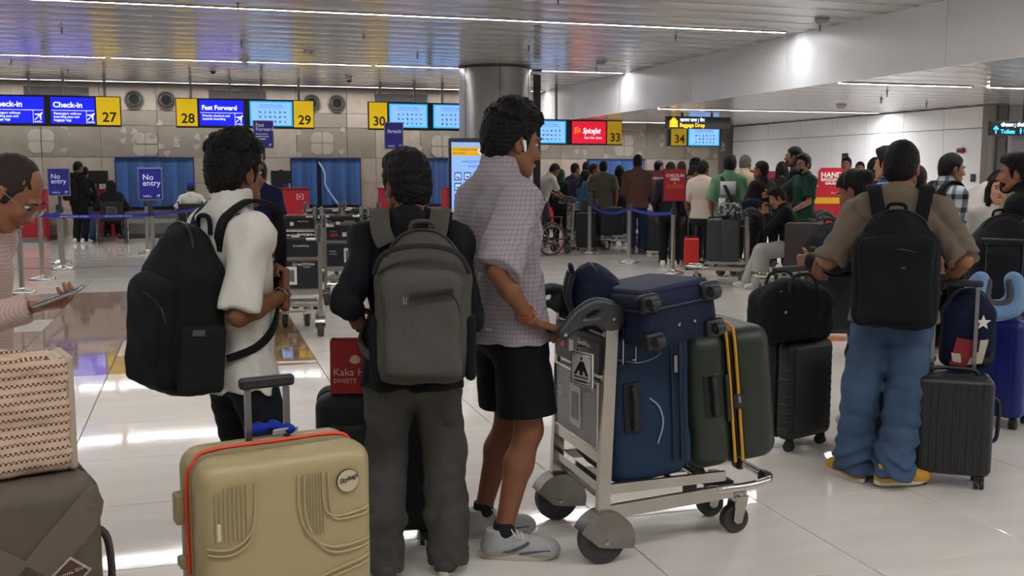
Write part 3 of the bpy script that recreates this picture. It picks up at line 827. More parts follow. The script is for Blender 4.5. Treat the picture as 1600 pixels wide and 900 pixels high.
# movement joint across the hall and a floor access hatch near the cream suitcase
mb = MB(); mb.box((3, 17.9, .002), (26, .07, .006)); tag(mb.build('trim_1', mat('#55504a', .4, .6)), kind='structure')
ht = thing('floor_hatch', 'square metal access hatch set into the floor beside the cream suitcase', 'floor hatch', (.06, 5.28, 0))
MB().box((0, 0, .002), (.36, .36, .004)).build('frame', mat('#4a4744', .4, .5), ht)
MB().box((.012, 0, .004), (.325, .335, .004)).build('lid', mat('#b3aeb0', .3, .2), ht)
MB().box((.09, -.1, .0065), (.05, .012, .002)).build('lift_slot', mat('#22201f', .5), ht)

# ceilings: long metal planks as pieces, linear lamps between them
M_PLANK = mat('#c9c7c6', .18, .38, key='plank', spec=.7)
M_DARKGAP = mat('#4c4a49', .7)
def plank_mesh(length, wid, sag=.009, n=6):
    mb = MB(); vs = []
    for i in range(n+1):
        t = -1+2*i/n; y = t*(wid/2-.015); z = -sag*(1-t*t)
        vs += [(-length/2, y, z), (length/2, y, z)]
    mb.add(vs, [[2*i, 2*i+2, 2*i+3, 2*i+1] for i in range(n)])
    k = len(mb.v)
    mb.add([(-length/2, -wid/2+.015, 0), (length/2, -wid/2+.015, 0), (length/2, -wid/2+.015, .03), (-length/2, -wid/2+.015, .03)], [[0, 1, 2, 3]])
    mb.add([(-length/2, wid/2-.015, 0), (length/2, wid/2-.015, 0), (length/2, wid/2-.015, .03), (-length/2, wid/2-.015, .03)], [[3, 2, 1, 0]])
    return mb.mesh(True, auto=math.radians(30))
PW = .60
mb = MB(); mb.box((-.5, 8, CEIL+.09), (19.2, 42, .12)); ceiling = struct('ceiling', mb.mesh(), M_DARKGAP)
PL = plank_mesh(19.1, PW)
STRIPS = [-5.6, 1.2, 7.4, 14.28, 21.1, 26.5]
y = -9.0
while y < WALL_Y-.1:
    if not any(abs(y-sy) < .05 for sy in STRIPS):
        nxt = min([sy for sy in STRIPS if sy > y+.05]+[WALL_Y]); w = min(PW, nxt-y)
        o = obj('ceiling_plank', PL, M_PLANK, ceiling, (-.5, y+w/2, CEIL)); o.scale = (1, w/PW, 1)
    else: w = PW; o = obj('ceiling_plank', PL, M_PLANK, ceiling, (-.5, y+w/2, CEIL))
    y += w
# the far right of the hall has a lower ceiling behind a white drop
mb = MB(); mb.box((BULK_X+6.2, 8, LOWC+.11), (12.2, 42, .12)); lowc = struct('ceiling_low', mb.mesh(), M_DARKGAP)
PL2 = plank_mesh(12.0, PW)
STRIPS2 = [-5.0, .6, 6.9, 13.45, 20.0, 25.6]
y = -9.0
while y < WALL_Y-.1:
    nxt = [sy for sy in STRIPS2 if sy > y+.05]; w = min(PW, (nxt[0] if nxt else WALL_Y)-y)
    o = obj('ceiling_plank', PL2, M_PLANK, lowc, (BULK_X+6.1, y+w/2, LOWC+.03)); o.scale = (1, w/PW, 1); y += w

def lamp(x0, x1, y, z, label, w=.048, gain=1.):
    t = thing('ceiling_light', label, 'ceiling light', ((x0+x1)/2, y, z), 0, 'linear ceiling lights')
    L = x1-x0
    h = MB(); h.box((0, -w/2-.006, -.004), (L, .012, .02)); h.box((0, w/2+.006, -.004), (L, .012, .02)); h.box((0, 0, .004), (L, w, .004)); h.build('housing', mat('#77757a', .4, .6), t)
    d = MB(); d.box((0, 0, -.005), (L-.01, w, .010)); d.build('diffuser', mat('#fcfcff', .5, emit=STRIP_POWER*gain), t)
for k, sy in enumerate(STRIPS):
    nm = ['over the hall behind the viewer', 'overhead above the queue of luggage', 'above the empty trolleys', 'across the top of the picture', 'in the row passing the column', 'close to the back wall'][k]
    segs = {0: [(-9, 9)], 1: [(-9, 9)], 2: [(-9, 9)], 3: [(-8.5, 8.78)], 4: [(-8.5, -1.63), (-1.52, 3.42), (3.52, 8.95)], 5: [(-8.5, -.3), (-.28, 8.9)]}[k]
    for q, (a, b) in enumerate(segs):
        lamp(a, b, sy, CEIL-.004, 'white linear light in the main ceiling '+nm+('' if len(segs) == 1 else (', left length', ', middle length', ', right length')[q] if len(segs) == 3 else (', left length', ', right length')[q]))
for k, sy in enumerate(STRIPS2):
    nm = ['behind the viewer', 'beside the viewer', 'far right out of the queue', 'above the man with the tan shirt', 'above the crowd at the right', 'at the back wall by the baggage drop'][k]
    segs = {3: [(9.2, 11.6), (11.9, 20)], 4: [(9.3, 14.75)], 5: [(9.3, 12.9)]}.get(k, [(9.3, 20)])
    for q, (a, b) in enumerate(segs):
        lamp(a, b, sy, LOWC+.02, 'white linear light in the low ceiling '+nm+('' if len(segs) == 1 else (', left length', ', right length')[q]), gain=1.7)

M_WHITE = mat('#ececec', .35, var=(1.2, .03))
# drop (bulkhead) in vertical panels
mb = MB(); mb.box((BULK_X+.10, 9, (LOWC+CEIL)/2+.08), (.16, 36.4, CEIL-LOWC+.02)); drop = struct('wall_drop', mb.mesh(), M_DARKGAP)
y = -6.0
edges = [-6, -2.6, .8, 4.2, 7.6, 11.0, 14.7, 18.0, 21.6, 24.4, 27.2]
for a, b in zip(edges[:-1], edges[1:]):
    me = rbox((.03, b-a-.008, CEIL-LOWC-.01), .004, 2); obj('panel', me, M_WHITE, drop, (BULK_X+.015, (a+b)/2, (LOWC+CEIL)/2))
# back wall: stone slabs
M_CREAM = stone_mat('#ab9f91', '#9f9385', 1.5, .28, .05, spec=.4)
M_TAUPE = stone_mat('#8e8578', '#837a6d', 3.0, .35, .05, spec=.4)
M_INLAY = stone_mat('#a9a296', '#9f978b', 2.0, .3, .05)
mb = MB(); mb.box((3.5, WALL_Y+.17, CEIL/2), (26, .2, CEIL)); wallb = struct('wall_back', mb.mesh(), mat('#6c655c', .7))
rows = [(.0, .62), (.62, 1.25), (1.25, 1.90), (1.90, 2.68), (2.68, 3.05), (3.05, 3.70)]
rng = random.Random(4)
slabs = {}
xe = [-9.0, -7.7, -6.3, -4.95, -3.62, -2.28, -.95, .38, 1.2, 2.45, 3.75, 4.5, 5.7, 7.0, 8.4, 9.7, 11.0, 12.3, 13.5, 14.6]
for r, (z0, z1) in enumerate(rows):
    for c, (a, b) in enumerate(zip(xe[:-1], xe[1:])):
        dark = (r == 3 and c not in (8, 11)) or (r == 4 and c % 3 != 1)
        key = (round(b-a, 3), r)
        if key not in slabs: slabs[key] = rbox((b-a-.010, .05, z1-z0-.010), .004, 1)
        obj('slab', slabs[key], M_TAUPE if dark else M_CREAM, wallb, ((a+b)/2, WALL_Y+.045+(0 if dark else .0), (z0+z1)/2))
# pale leaf and petal inlays in the taupe band
def fan(a0, a1, r=.30, n=8):
    A = [a0+(a1-a0)*i/n for i in range(n+1)]; pts = [(0, 0)]+[(r*(.84+.24*abs(math.sin(2*a)))*math.cos(a), r*(.84+.24*abs(math.sin(2*a)))*math.sin(a)) for a in A]
    mb = MB(); mb.prism(pts, 0, -.012); return mb.mesh()
PETAL = {}
for q in range(4): PETAL[q] = fan(q*math.pi/2, q*math.pi/2+math.pi/2)
TRI = []
for q in range(4):
    c, s_ = math.cos(q*math.pi/2), math.sin(q*math.pi/2)
    mb = MB(); mb.prism([(x*c-z*s_, x*s_+z*c) for x, z in ((.03, .03), (.2, .05), (.19, .13), (.10, .19))], 0, -.012); TRI.append(mb.mesh())
for k, x in enumerate([-3.62, -2.28+.65, -1.25, .1, .38+.45, 1.75, 3.1, 4.95, 6.3, 7.7, 9.05, 10.3, 11.6, 12.9, 14.0]):
    z = (2.28, 2.42, 2.22)[k % 3]
    for q in range(4):
        me = PETAL[q] if k % 2 == 0 else TRI[q]
        obj('stone_inlay', me, M_INLAY, wallb, (x+(.012 if q in (0, 3) else -.012), WALL_Y+.021, z+(.012 if q < 2 else -.012)))
    for q in range(4):
        if (k+q) % 3: obj('stone_inlay', TRI[q], M_INLAY, wallb, (x+.62+(q % 2)*.02, WALL_Y+.021, z-.12+.35*((k+q) % 2)))
# dark grille panels and round air nozzles high on the wall
for x0, x1 in ((-3.95, -2.5), (.3, 1.7), (4.5, 5.9)):
    g = thing('air_grille', 'dark rectangular air grille high on the back wall above the '+('check-in' if x0 < -1 else 'fast forward' if x0 < 2 else 'counter 30')+' screens', 'grille', ((x0+x1)/2, WALL_Y, 3.47))
    MB().box((0, -.0, 0), (x1-x0, .03, .22)).build('frame', mat('#4a4643', .5), g)
    for i in range(5): MB().box((0, -.02, -.08+i*.04), (x1-x0-.06, .02, .012)).build('louvre', mat('#35322f', .5), g)
for k, (px, lab) in enumerate([(-1.47, 'the leftmost one beside sign 27'), (-.72, 'between sign 27 and sign 28'), (2.85, 'partly hidden by sign 29'), (3.5, 'midway between sign 29 and sign 30')]):
    t = thing('air_nozzle', 'round grey jet air nozzle on the back wall, '+lab, 'air vent', (px, WALL_Y+.01, 3.30))
    MB().lathe([(.23, 0), (.235, -.03), (.20, -.05), (.185, -.03), (.17, -.01)], axis='y', n=28).build('outer_ring', mat('#6b6762', .35, .3), t, True)
    MB().lathe([(.17, 0), (.165, -.06), (.14, -.075), (.115, -.05), (.105, .0)], axis='y', n=28).build('nozzle', mat('#5b5753', .35, .3), t, True)
    MB().lathe([(.104, -.030), (.0001, -.034)], axis='y', n=24).build('throat', mat('#0b0a0a', .8), t)
# right wall: white panels
mb = MB(); mb.box((WALL_X+.17, 22.0, LOWC/2), (.2, 10.6, LOWC)); wallr = struct('wall_right', mb.mesh(), M_DARKGAP)
ye = [16.95, 18.2, 19.5, 20.85, 22.2, 23.6, 25.2, 27.15]
for a, b in zip(ye[:-1], ye[1:]):
    for z0, z1 in ((.12, 2.42), (2.42, LOWC)):
        obj('panel', rbox((.05, b-a-.012, z1-z0-.012), .004, 1), M_WHITE, wallr, (WALL_X+.045, (a+b)/2, (z0+z1)/2))
mb = MB(); mb.box((WALL_X+.0, 22.0, .06), (.05, 10.3, .12)); tag(mb.build('baseboard_right', mat('#8d8a86', .4, .4)), kind='structure')
# doorway to the toilets with frame, beyond the wall's end
mb = MB()
wall3 = struct('wall_passage', MB().box((18.9, 17.1, LOWC/2), (7.6, .2, LOWC)).mesh(), mat('#8b8a8c', .5))
d1 = struct('door_1', MB().box((WALL_X+.02, 16.86, LOWC/2), (.22, .20, LOWC)).mesh(), mat('#79716a', .35, .3))
MB().box((WALL_X+.19, 16.86, LOWC/2), (.10, .14, LOWC)).build('jamb', mat('#55504a', .35, .3), d1)
MB().box((WALL_X+.46, 16.90, LOWC/2), (.10, .18, LOWC)).build('jamb', mat('#8f867b', .35, .3), d1)
MB().box((WALL_X+2.2, 16.92, 1.1), (3.3, .1, 2.2)).build('door_leaf', mat('#77777b', .35), d1)
struct('wall_far_right', MB().box((20.6, 6, LOWC/2), (.2, 22, LOWC)).mesh(), mat('#9c9a98', .5))
# round steel clad column
colm = struct('column', MB().lathe([(.74, 0), (.74, CEIL)], (0, 0, 0), 48).mesh(True), mat('#a5a29f', .33, .85, var=(.8, .06)), (5.93, 20.75, 0))
MB().lathe([(.755, CEIL-.06), (.755, CEIL-.001)], (0, 0, 0), 48).build('collar', mat('#4a4847', .4, .5), colm, True)
for a in (200, 262, 322, 30, 100):
    a = math.radians(a); MB().bar((.738*math.cos(a), .738*math.sin(a), 0), (.738*math.cos(a), .738*math.sin(a), CEIL-.07), .012).build('joint', mat('#2f2d2c', .5), colm)
# dark steel post beside the column carrying the screens there
pm = thing('steel_post', 'tall dark square steel post standing against the round column', 'post', (6.62, 20.05, 0))
MB().box((0, 0, CEIL/2-.1), (.13, .10, CEIL-.2)).build('upright', mat('#37353a', .35, .7), pm)
MB().box((0, 0, CEIL-.12), (.18, .14, .04)).build('cap_plate', mat('#37353a', .35, .7), pm)
# ------------------------------------------------------------------ overhead signs
def lit(color, e): return mat(color, .4, emit=e)
M_BEZEL = mat('#0c0c10', .3)
E_BLUE, E_CYAN, E_YEL = .95, .85, .42
def poly_part(name, poly, m, parent, loc=(0, 0, 0), d=.002, plane='xz'):
    return MB().prism(poly, 0, -d, plane).build(name, m, parent, loc=loc)
def plane_icon(m, parent, loc, s):
    pts = [(-.5, -.42), (.05, .1), (-.42, .18), (-.5, .30), (.12, .30), (.42, .5), (.5, .42), (.30, .12), (.30, -.5), (.18, -.42), (.1, .05), (-.42, -.5)]
    return poly_part('aircraft_symbol', [(x*s, z*s) for x, z in pts], m, parent, loc)
W_TXT = lit('#e6ecff', 1.0)
def airline_screen(t, x0, x1, z0, z1, head, lines, y, hs=.17):
    s = MB().box(((x0+x1)/2, y, (z0+z1)/2), (x1-x0, .012, z1-z0)).build('screen', lit('#0716d8', E_BLUE), t)
    f = y-.008; w = x1-x0; h = z1-z0
    text(head, hs, W_TXT, s, (x0+.05*w, f, z0+h*.62), bold=.004)
    MB().box(((x0+x1)/2, f, z0+h*.5), (w*.96, .002, .010)).build('rule', W_TXT, s)
    MB().box((x0+w*.80, f, z0+h*.25), (.008, .002, h*.5)).build('rule', W_TXT, s)
    for i, l in enumerate(lines): text(l, .072, W_TXT, s, (x0+.06*w, f, z0+h*(.345-.125*i)), bold=.001)
    plane_icon(W_TXT, s, (x0+w*.90, f, z0+h*.27), .17)
    text('IndiGo', .055, W_TXT, s, (x0+w*.82, f, z0+h*.03), bold=.001)
def notice_screen(t, x0, x1, z0, z1, y):
    s = MB().box(((x0+x1)/2, y, (z0+z1)/2), (x1-x0, .012, z1-z0)).build('screen', lit('#1ba0dc', E_CYAN), t)
    w, h = x1-x0, z1-z0; f = y-.008
    MB().box(((x0+x1)/2, f, (z0+z1)/2), (w*.93, .003, h*.90)).build('page', lit('#7db2ff', E_CYAN), s)
    ink = mat('#1d2a66', .5)
    text('Prohibited items in baggage', .045, ink, s, ((x0+x1)/2, f-.003, z0+h*.82), align='CENTER')
    text('not allowed to be carried on board', .04, ink, s, ((x0+x1)/2, f-.003, z0+h*.73), align='CENTER')
    rg = random.Random(int(x0*10)); mb = MB()
    for r in range(3):
        for c in range(6):
            cx, cz = x0+w*(.24+.115*c), z0+h*(.56-.19*r)
            a = rg.random()*3.1; L = .03
            mb.bar((cx-L*math.cos(a), f-.003, cz-L*math.sin(a)), (cx+L*math.cos(a), f-.003, cz+L*math.sin(a)), .003, .012+.014*rg.random(), up=(-math.sin(a), 0, math.cos(a)))
            mb.bar((cx, f-.003, cz), (cx+.03*math.sin(a), f-.003, cz-.02), .003, .01, up=(0, 0, 1))
    mb.build('item_icons', ink, s)
def number_panel(t, x0, x1, z0, z1, num, y, dim=1.):
    s = MB().box(((x0+x1)/2, y, (z0+z1)/2), (x1-x0, .014, z1-z0)).build('number_panel', lit('#e2bd06' if dim == 1 else '#b39408', E_YEL*dim), t)
    text(num, .30, mat('#2a2208', .6), s, ((x0+x1)/2+.02, y-.009, z0+.07), align='CENTER', bold=.006)
SIGN_Y = 24.7
def hanging_sign(label, x0, x1, z0, z1, poles, zc):
    t = thing('counter_sign', label, 'overhead sign', ((x0+x1)/2, SIGN_Y, z0), 0, 'hanging counter signs')
    X = (x0+x1)/2
    b = obj('housing', rbox((x1-x0, .12, z1-z0), .01, 1), M_BEZEL, t, (0, .07, (z1-z0)/2))
    for px in poles: MB().box((px-X, .09, (z1-z0)+(zc-z1)/2), (.055, .055, zc-z1)).build('hanger', mat('#8a8783', .4, .5), t)
    return t, X
zA, zB = 2.54, 3.21; h = zB-zA
t, X = hanging_sign('long hanging sign with two blue Check-in screens and yellow number 27', -4.42, -1.62, zA, zB, (-3.49, -2.8, -1.95), CEIL)
airline_screen(t, -4.3-X, -3.2-X, .06, h-.04, 'Check-in', ('Passengers without', 'boarding pass and', 'baggage tags'), 0)
airline_screen(t, -3.06-X, -2.16-X, .06, h-.04, 'Check-in', ('Passengers without', 'boarding pass and', 'baggage tags'), 0, .165)
number_panel(t, -2.13-X, -1.64-X, .04, h-.02, '27', 0)
t, X = hanging_sign('hanging sign with Fast Forward screen between yellow numbers 28 and 29', -.46, 2.64, zA, zB, (-.12, .74, 1.45, 2.3), CEIL)
number_panel(t, -.44-X, .01-X, .04, h-.02, '28', 0); number_panel(t, 2.17-X, 2.62-X, .04, h-.02, '29', 0)
airline_screen(t, .06-X, 1.03-X, .06, h-.04, 'Fast Forward', ('Priority check-in and', 'anytime boarding'), 0, .145)
notice_screen(t, 1.17-X, 2.14-X, .06, h-.04, 0)
t, X = hanging_sign('hanging sign with yellow number 30 and two pale blue notice screens beside the column', 3.92, 6.5, zA, zB, (4.22, 5.06, 5.75), CEIL)
number_panel(t, 3.94-X, 4.37-X, .04, h-.02, '30', 0)
notice_screen(t, 4.42-X, 5.36-X, .06, h-.04, 0); notice_screen(t, 5.5-X, 6.44-X, .06, h-.04, 0)
t, X = hanging_sign('hanging sign with red airline screen and yellow number 33 right of the column', 7.95, 10.48, 2.22, 2.86, (8.7,), CEIL)
notice_screen(t, 8.0-X, 8.93-X, .04, .60, 0)
s = MB().box(((9.1+10.02)/2-X, 0, .32), (.92, .012, .56)).build('screen', lit('#c80e2e', .8), t)
text('SpiceJet', .19, lit('#ffe9ea', .9), s, (9.38-X, -.008, .30), bold=.004, shear=.3, width=.8)
text('Red. Hot. Spicy.', .085, lit('#ffe9ea', .9), s, (9.42-X, -.008, .16), shear=.3, width=.9)
for i in range(3):
    for k in range(3-i//2): MB().lathe([(.022, 0), (.0001, -.004)], axis='y', n=10).build('logo_dot', lit('#f08a1c', .9), s, loc=(9.18-X+k*.06, -.008, .30+i*.06+k*.02))
number_panel(t, 10.06-X, 10.46-X, .03, .61, '33', 0, .7)
t, X = hanging_sign('small hanging sign with yellow number 34 and a pale blue notice screen', 11.78, 13.32, 2.2, 2.72, (12.0, 13.0), LOWC+.05)
number_panel(t, 11.86-X, 12.3-X, .03, .50, '34', 0, .7); notice_screen(t, 12.36-X, 13.26-X, .03, .50, 0)

bd = thing('baggage_drop_sign', 'black hanging sign reading Baggage Drop with a yellow suitcase symbol', 'overhead sign', (11.02, 21.5, 2.52))
obj('housing', rbox((1.62, .10, .28), .01, 1), M_BEZEL, bd, (0, .06, .14))
for px in (-.4, .35): MB().box((px, .06, .28+.04), (.04, .04, .1)).build('hanger', mat('#2a2a2c', .4, .6), bd)
YL = lit('#ffc21a', 1.2); WL = lit('#dff0ff', 1.2)
text('\u0938\u093e\u092e\u093e\u0928 \u091c\u092e\u093e | \u092c\u0948\u0917', .10, WL, bd, (-.48, -.001, .165), bold=.002)
text('Baggage Drop', .125, YL, bd, (-.49, -.001, .045), bold=.002, width=.9)
mbi = MB(); mbi.prism([(-.70, .05), (-.58, .05), (-.58, .22), (-.70, .22)], 0, -.004); mbi.build('suitcase_symbol', YL, bd)
MB().box((-.64, -.002, .046), (.22, .004, .014)).build('suitcase_symbol', YL, bd)
MB().tube([(-.67, -.002, .22), (-.67, -.002, .245), (-.61, -.002, .245), (-.61, -.002, .22)], .007, 6).build('suitcase_symbol', YL, bd)
for sx in (-.725, -.555): MB().box((sx, -.002, .125), (.022, .004, .13)).build('suitcase_symbol', YL, bd)
ts = thing('toilets_sign', 'black hanging sign with a blue arrow reading Toilets by the passage', 'overhead sign', (13.05, 14.2, 2.15), math.radians(-8))
obj('housing', rbox((1.7, .08, .24), .01, 1), M_BEZEL, ts, (.5, .05, .12))
MB().box((.3, .05, .5), (.05, .05, .54)).build('hanger', mat('#2a2a2c', .4, .6), ts)
BL = lit('#2fa8e8', 1.3)
text('\u0936\u094c\u091a\u093e\u0932\u092f | \u091f\u0949\u092f\u0932\u0947\u091f', .075, WL, ts, (-.17, -.001, .15), bold=.001)
text('Toilets', .095, BL, ts, (-.17, -.001, .035), bold=.002)
for k in range(3):
    c = MB(); x = .20+k*.07; c.lathe([(.011, 0), (.0001, -.003)], (x, 0, .115), 10, 'y'); c.prism([(x-.018, .07), (x+.018, .07), (x+.012, .10), (x-.012, .10)], 0, -.003); c.prism([(x-.009, .03), (x+.009, .03), (x+.009, .07), (x-.009, .07)], 0, -.003); c.build('person_symbol', BL, ts)
c = MB(); c.prism([(-.265, .03), (-.245, .03), (-.245, .12), (-.215, .09), (-.205, .11), (-.255, .165), (-.305, .11), (-.295, .09), (-.265, .12)], 0, -.003); c.build('arrow', BL, ts)

# ------------------------------------------------------------------ stanchions and stand signs
STEEL = mat('#c2beb9', .22, .95)
def stanchion_proto(loc, label, hgt=1.0):
    t = thing('queue_post', label, 'queue post', (*loc, 0), 0, 'steel queue posts')
    MB().lathe([(.0001, 0), (.175, 0), (.175, .018), (.165, .03), (.06, .052), (.036, .07), (.034, .075)], n=28).build('base', STEEL, t, True)
    MB().lathe([(.034, .06), (.034, hgt-.1), (.0001, hgt-.1)], n=18).build('post', STEEL, t, True)
    MB().lathe([(.038, hgt-.1), (.040, hgt-.09), (.040, hgt-.01), (.032, hgt), (.0001, hgt)], n=18).build('belt_head', mat('#2c2e38', .4, .4), t, True)
    return t
def belt(a, b, label, z=.93, sag=.03):
    n = 10; a = V(*a, z) if len(a) == 2 else V(a); b = V(*b, z) if len(b) == 2 else V(b)
    t = thing('queue_belt', label, 'queue belt', tuple(a), 0, 'blue queue belts')
    pts = [(b-a)*i/n-V(0, 0, sag*4*(i/n)*(1-i/n)) for i in range(n+1)]
    sd = unit(np.cross(b-a, (0, 0, 1)))
    ribbon(pts, [sd]*len(pts), .05, .003, 1).build('webbing', mat('#10248c', .6), t)
    L = np.linalg.norm(b-a); ang = math.atan2(b[1]-a[1], b[0]-a[0])
    sgn = 0
    if abs(math.cos(ang)) > .25:
        if math.cos(ang) < 0: ang += math.pi; sgn = 1
        for f in (.3, .72):
            p = pts[int(f*n)]; side = -unit(np.cross((math.cos(ang), math.sin(ang), 0), (0, 0, 1)))*(-1)
            text('AIRPORTS AUTHORITY OF INDIA', .026, mat('#c8d2f0', .6), t, (p[0]+side[0]*.004, p[1]+side[1]*.004, p[2]-.009), rot=(math.pi/2, 0, ang), align='CENTER')
    return t
posts = {}
for k, (x, y, lab) in {
    'a': (-2.22, 14.31, 'steel queue post nearest the old man with the phone'),
    'b': (-2.20, 16.02, 'steel queue post second from the old man, blue belt running right from it'),
    'c': (-2.12, 17.66, 'steel queue post under the left No entry sign'),
    'd': (-2.29, 18.8, 'steel queue post just behind the left No entry sign'),
    'e': (-.685, 15.94, 'steel queue post under the right No entry sign'),
    'f': (-.98, 20.6, 'steel queue post behind the right No entry sign'),
    'f2': (.36, 20.2, 'steel queue post in front of the blue curtain beside the capped wheelchair passenger'),
    'g': (7.06, 18.18, 'steel queue post in front of the woman in the denim jacket'),
    'h': (6.96, 16.06, 'steel queue post in front of the man in the brown checked shirt'),
    'i': (6.85, 14.14, 'steel queue post under the red check-in stand'),
    'k': (1.06, 17.9, 'steel queue post carrying the Fast Forward sign'),
    'l': (3.28, 17.9, 'steel queue post carrying the Stretch sign')}.items():
    if k == 'a': first = t = stanchion_proto((x, y), lab)
    else: t = copy_tree(first, (x, y, 0), label=lab)
    posts[k] = (x, y)
belt(posts['b'], posts['e'], 'blue queue belt stretched in front of the wheelchair on the left')
belt(posts['e'], posts['f2'], 'blue queue belt behind the right No entry sign')
belt(posts['b'], posts['c'], 'short blue queue belt under the left No entry sign')
belt(posts['g'], posts['h'], 'sagging blue queue belt in front of the denim jacket woman', sag=.12)
belt(posts['h'], posts['i'], 'blue queue belt ending at the red check-in stand', sag=.05)
belt((11.2, 15.2), (12.8, 15.6), 'blue queue belt behind the plaid shirt man', z=1.06)
belt((12.8, 15.6), (14.2, 15.9), 'blue queue belt beside the passage doorway', z=1.06)
for (x, y, lab) in ((12.8, 15.6, 'steel queue post between the plaid shirt man and the doorway'), (14.2, 15.9, 'steel queue post right at the doorway')):
    copy_tree(first, (x, y, 0), label=lab).scale = (1, 1, 1.12)

def card_stand(loc, z0, w, hgt, face, color, label, lines, foot='IndiGo', rz=0., name='stand_sign', pole=True):
    t = thing(name, label, 'stand sign', (*loc, z0), rz)
    obj('frame', rbox((w+.03, .02, hgt+.03), .006, 1), mat('#8f8d90', .35, .8), t, (0, 0, hgt/2))
    c = MB().box((0, -.011, hgt/2), (w, .004, hgt)).build('card', mat(color, .45), t)
    ink = mat('#dfe3ff', .5)
    for s_, sz, z, dx in lines: text(s_, sz, ink, c, (-w/2+dx, -.014, z), bold=.0012)
    MB().box((0, .012, -.08), (.05, .02, .24)).build('clip', mat('#3a3a3e', .4, .5), t)
    if foot: text(foot, .042, ink, c, (-w/2+.05, -.014, .03)); plane_icon(ink, c, (w/2-.05, -.014, .045), .05)
    return t
NAVY = '#1b1f84'
card_stand((-2.12, 17.62), 1.18, .30, .41, 0, NAVY, 'blue No entry card on the post farther left', (('No', .105, .26, .035), ('entry', .105, .185, .035)))
card_stand((-.685, 15.9), 1.15, .31, .44, 0, NAVY, 'blue No entry card in a silver frame before the blue curtain', (('No', .115, .28, .05), ('entry', .115, .195, .05)), rz=.05)
card_stand((1.06, 17.9), 1.95, .31, .44, 0, NAVY, 'tall blue Fast Forward card above the white shirt man', (('Fast', .085, .35, .03), ('Forward', .085, .28, .03), ('Priority check-in', .03, .22, .03), ('anytime boarding', .03, .18, .03), ('extra baggage', .03, .14, .03)))
card_stand((3.28, 17.9), 1.95, .31, .44, 0, NAVY, 'tall blue Stretch card above the man with the grey backpack', (('Stretch', .085, .27, .04),))
for x, lab in ((1.06, 'thin grey pole lifting the Fast Forward card'), (3.28, 'thin grey pole lifting the Stretch card')):
    tp = thing('sign_pole', lab, 'pole', (x, 17.93, .95), 0)
    MB().lathe([(.024, 0), (.024, 1.0)], n=14).build('tube', STEEL, tp, True); MB().lathe([(.032, .02), (.032, .08)], n=14).build('sleeve', mat('#3a3a3e', .4, .5), tp, True)
rc = thing('check_in_stand', 'red CHECK-IN HERE card on the queue post before the beige shirt man', 'stand sign', (6.84, 14.10, 1.10), math.radians(-6))
obj('frame', rbox((.36, .02, .49), .006, 1), mat('#5c1018', .4, .3), rc, (0, 0, .245))
c = MB().box((0, -.011, .245), (.33, .004, .46)).build('card', mat('#b01524', .45), rc)
MB().box((0, .012, -.05), (.05, .02, .2)).build('clip', mat('#3a3a3e', .4, .5), rc)
ink = mat('#f3e6e6', .5)
text('CHECK-IN', .062, ink, c, (0, -.014, .37), align='CENTER', bold=.0015); text('HERE', .062, ink, c, (0, -.014, .315), align='CENTER', bold=.0015)
yk = mat('#e8a21c', .5)
MB().lathe([(.016, 0), (.0001, -.003)], axis='y', n=12).build('location_pin', yk, c, loc=(0, -.014, .275))
for i, s_ in enumerate(('SCAN TO CHECK IN', 'HAND BAGGAGE ONLY')): text(s_, .026, yk, c, (0, -.014, .235-.03*i), align='CENTER')

# ------------------------------------------------------------------ check-in counters along the back wall
RED = mat('#a80f20', .4); GREYM = mat('#7f7b77', .4, .3)
def curtain(x0, x1, label, gap=None):
    """baggage opening with a blue strip curtain"""
    z0, z1 = .62, 1.88; t = thing('belt_curtain', label, 'curtain', ((x0+x1)/2, WALL_Y-.02, z0)); X = (x0+x1)/2; w = x1-x0
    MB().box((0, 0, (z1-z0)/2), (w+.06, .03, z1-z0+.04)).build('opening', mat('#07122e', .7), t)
    MB().box((0, -.05, z1-z0), (w+.04, .06, .05)).build('rail', mat('#1d2f63', .4, .3), t)
    n = 14; sw = w/n; rg = random.Random(int(x0*7))
    for i in range(n):
        cx = -w/2+sw*(i+.5)
        if gap and gap[0] < cx < gap[1]: continue
        mb = MB(); k = 5; vs = []
        d = .03*rg.random(); L = z1-z0-.05-.03*rg.random()
        for r in range(k+1):
            zz = (z1-z0)-L*r/k
            for a in range(4):
                u = -1+2*a/3; vs.append((cx+u*sw*.54, -.045-d*r/k-.012*(1-u*u), zz))
        mb.add(vs, [[r*4+a, r*4+a+1, (r+1)*4+a+1, (r+1)*4+a] for r in range(k) for a in range(3)])
        mb.build('curtain_strip', mat(['#33588c', '#3b6299', '#2d4f80'][i % 3], .3, coat=.3), t, True)
    return t
curtain(-1.95, -.14, 'blue strip curtain over the baggage belt behind the left wheelchair')
cg = curtain(2.30, 4.06, 'blue strip curtain with an open flap above the empty trolleys', gap=(-.28, -.12))
fl = MB(); pts = [(-.2, -.05, 1.2), (-.05, -.10, .9), (-.02, -.12, .55), (.3, -.2, .05)]
ribbon(pts, [(.3, -1, 0)]*4, .05, .006, 5).build('curtain_strip', mat('#86a3cc', .25, coat=.3), cg, True)
curtain(10.5, 12.2, 'blue strip curtain behind the crowd right of the column')
curtain(5.9, 6.6, 'narrow blue strip curtain just left of the column')
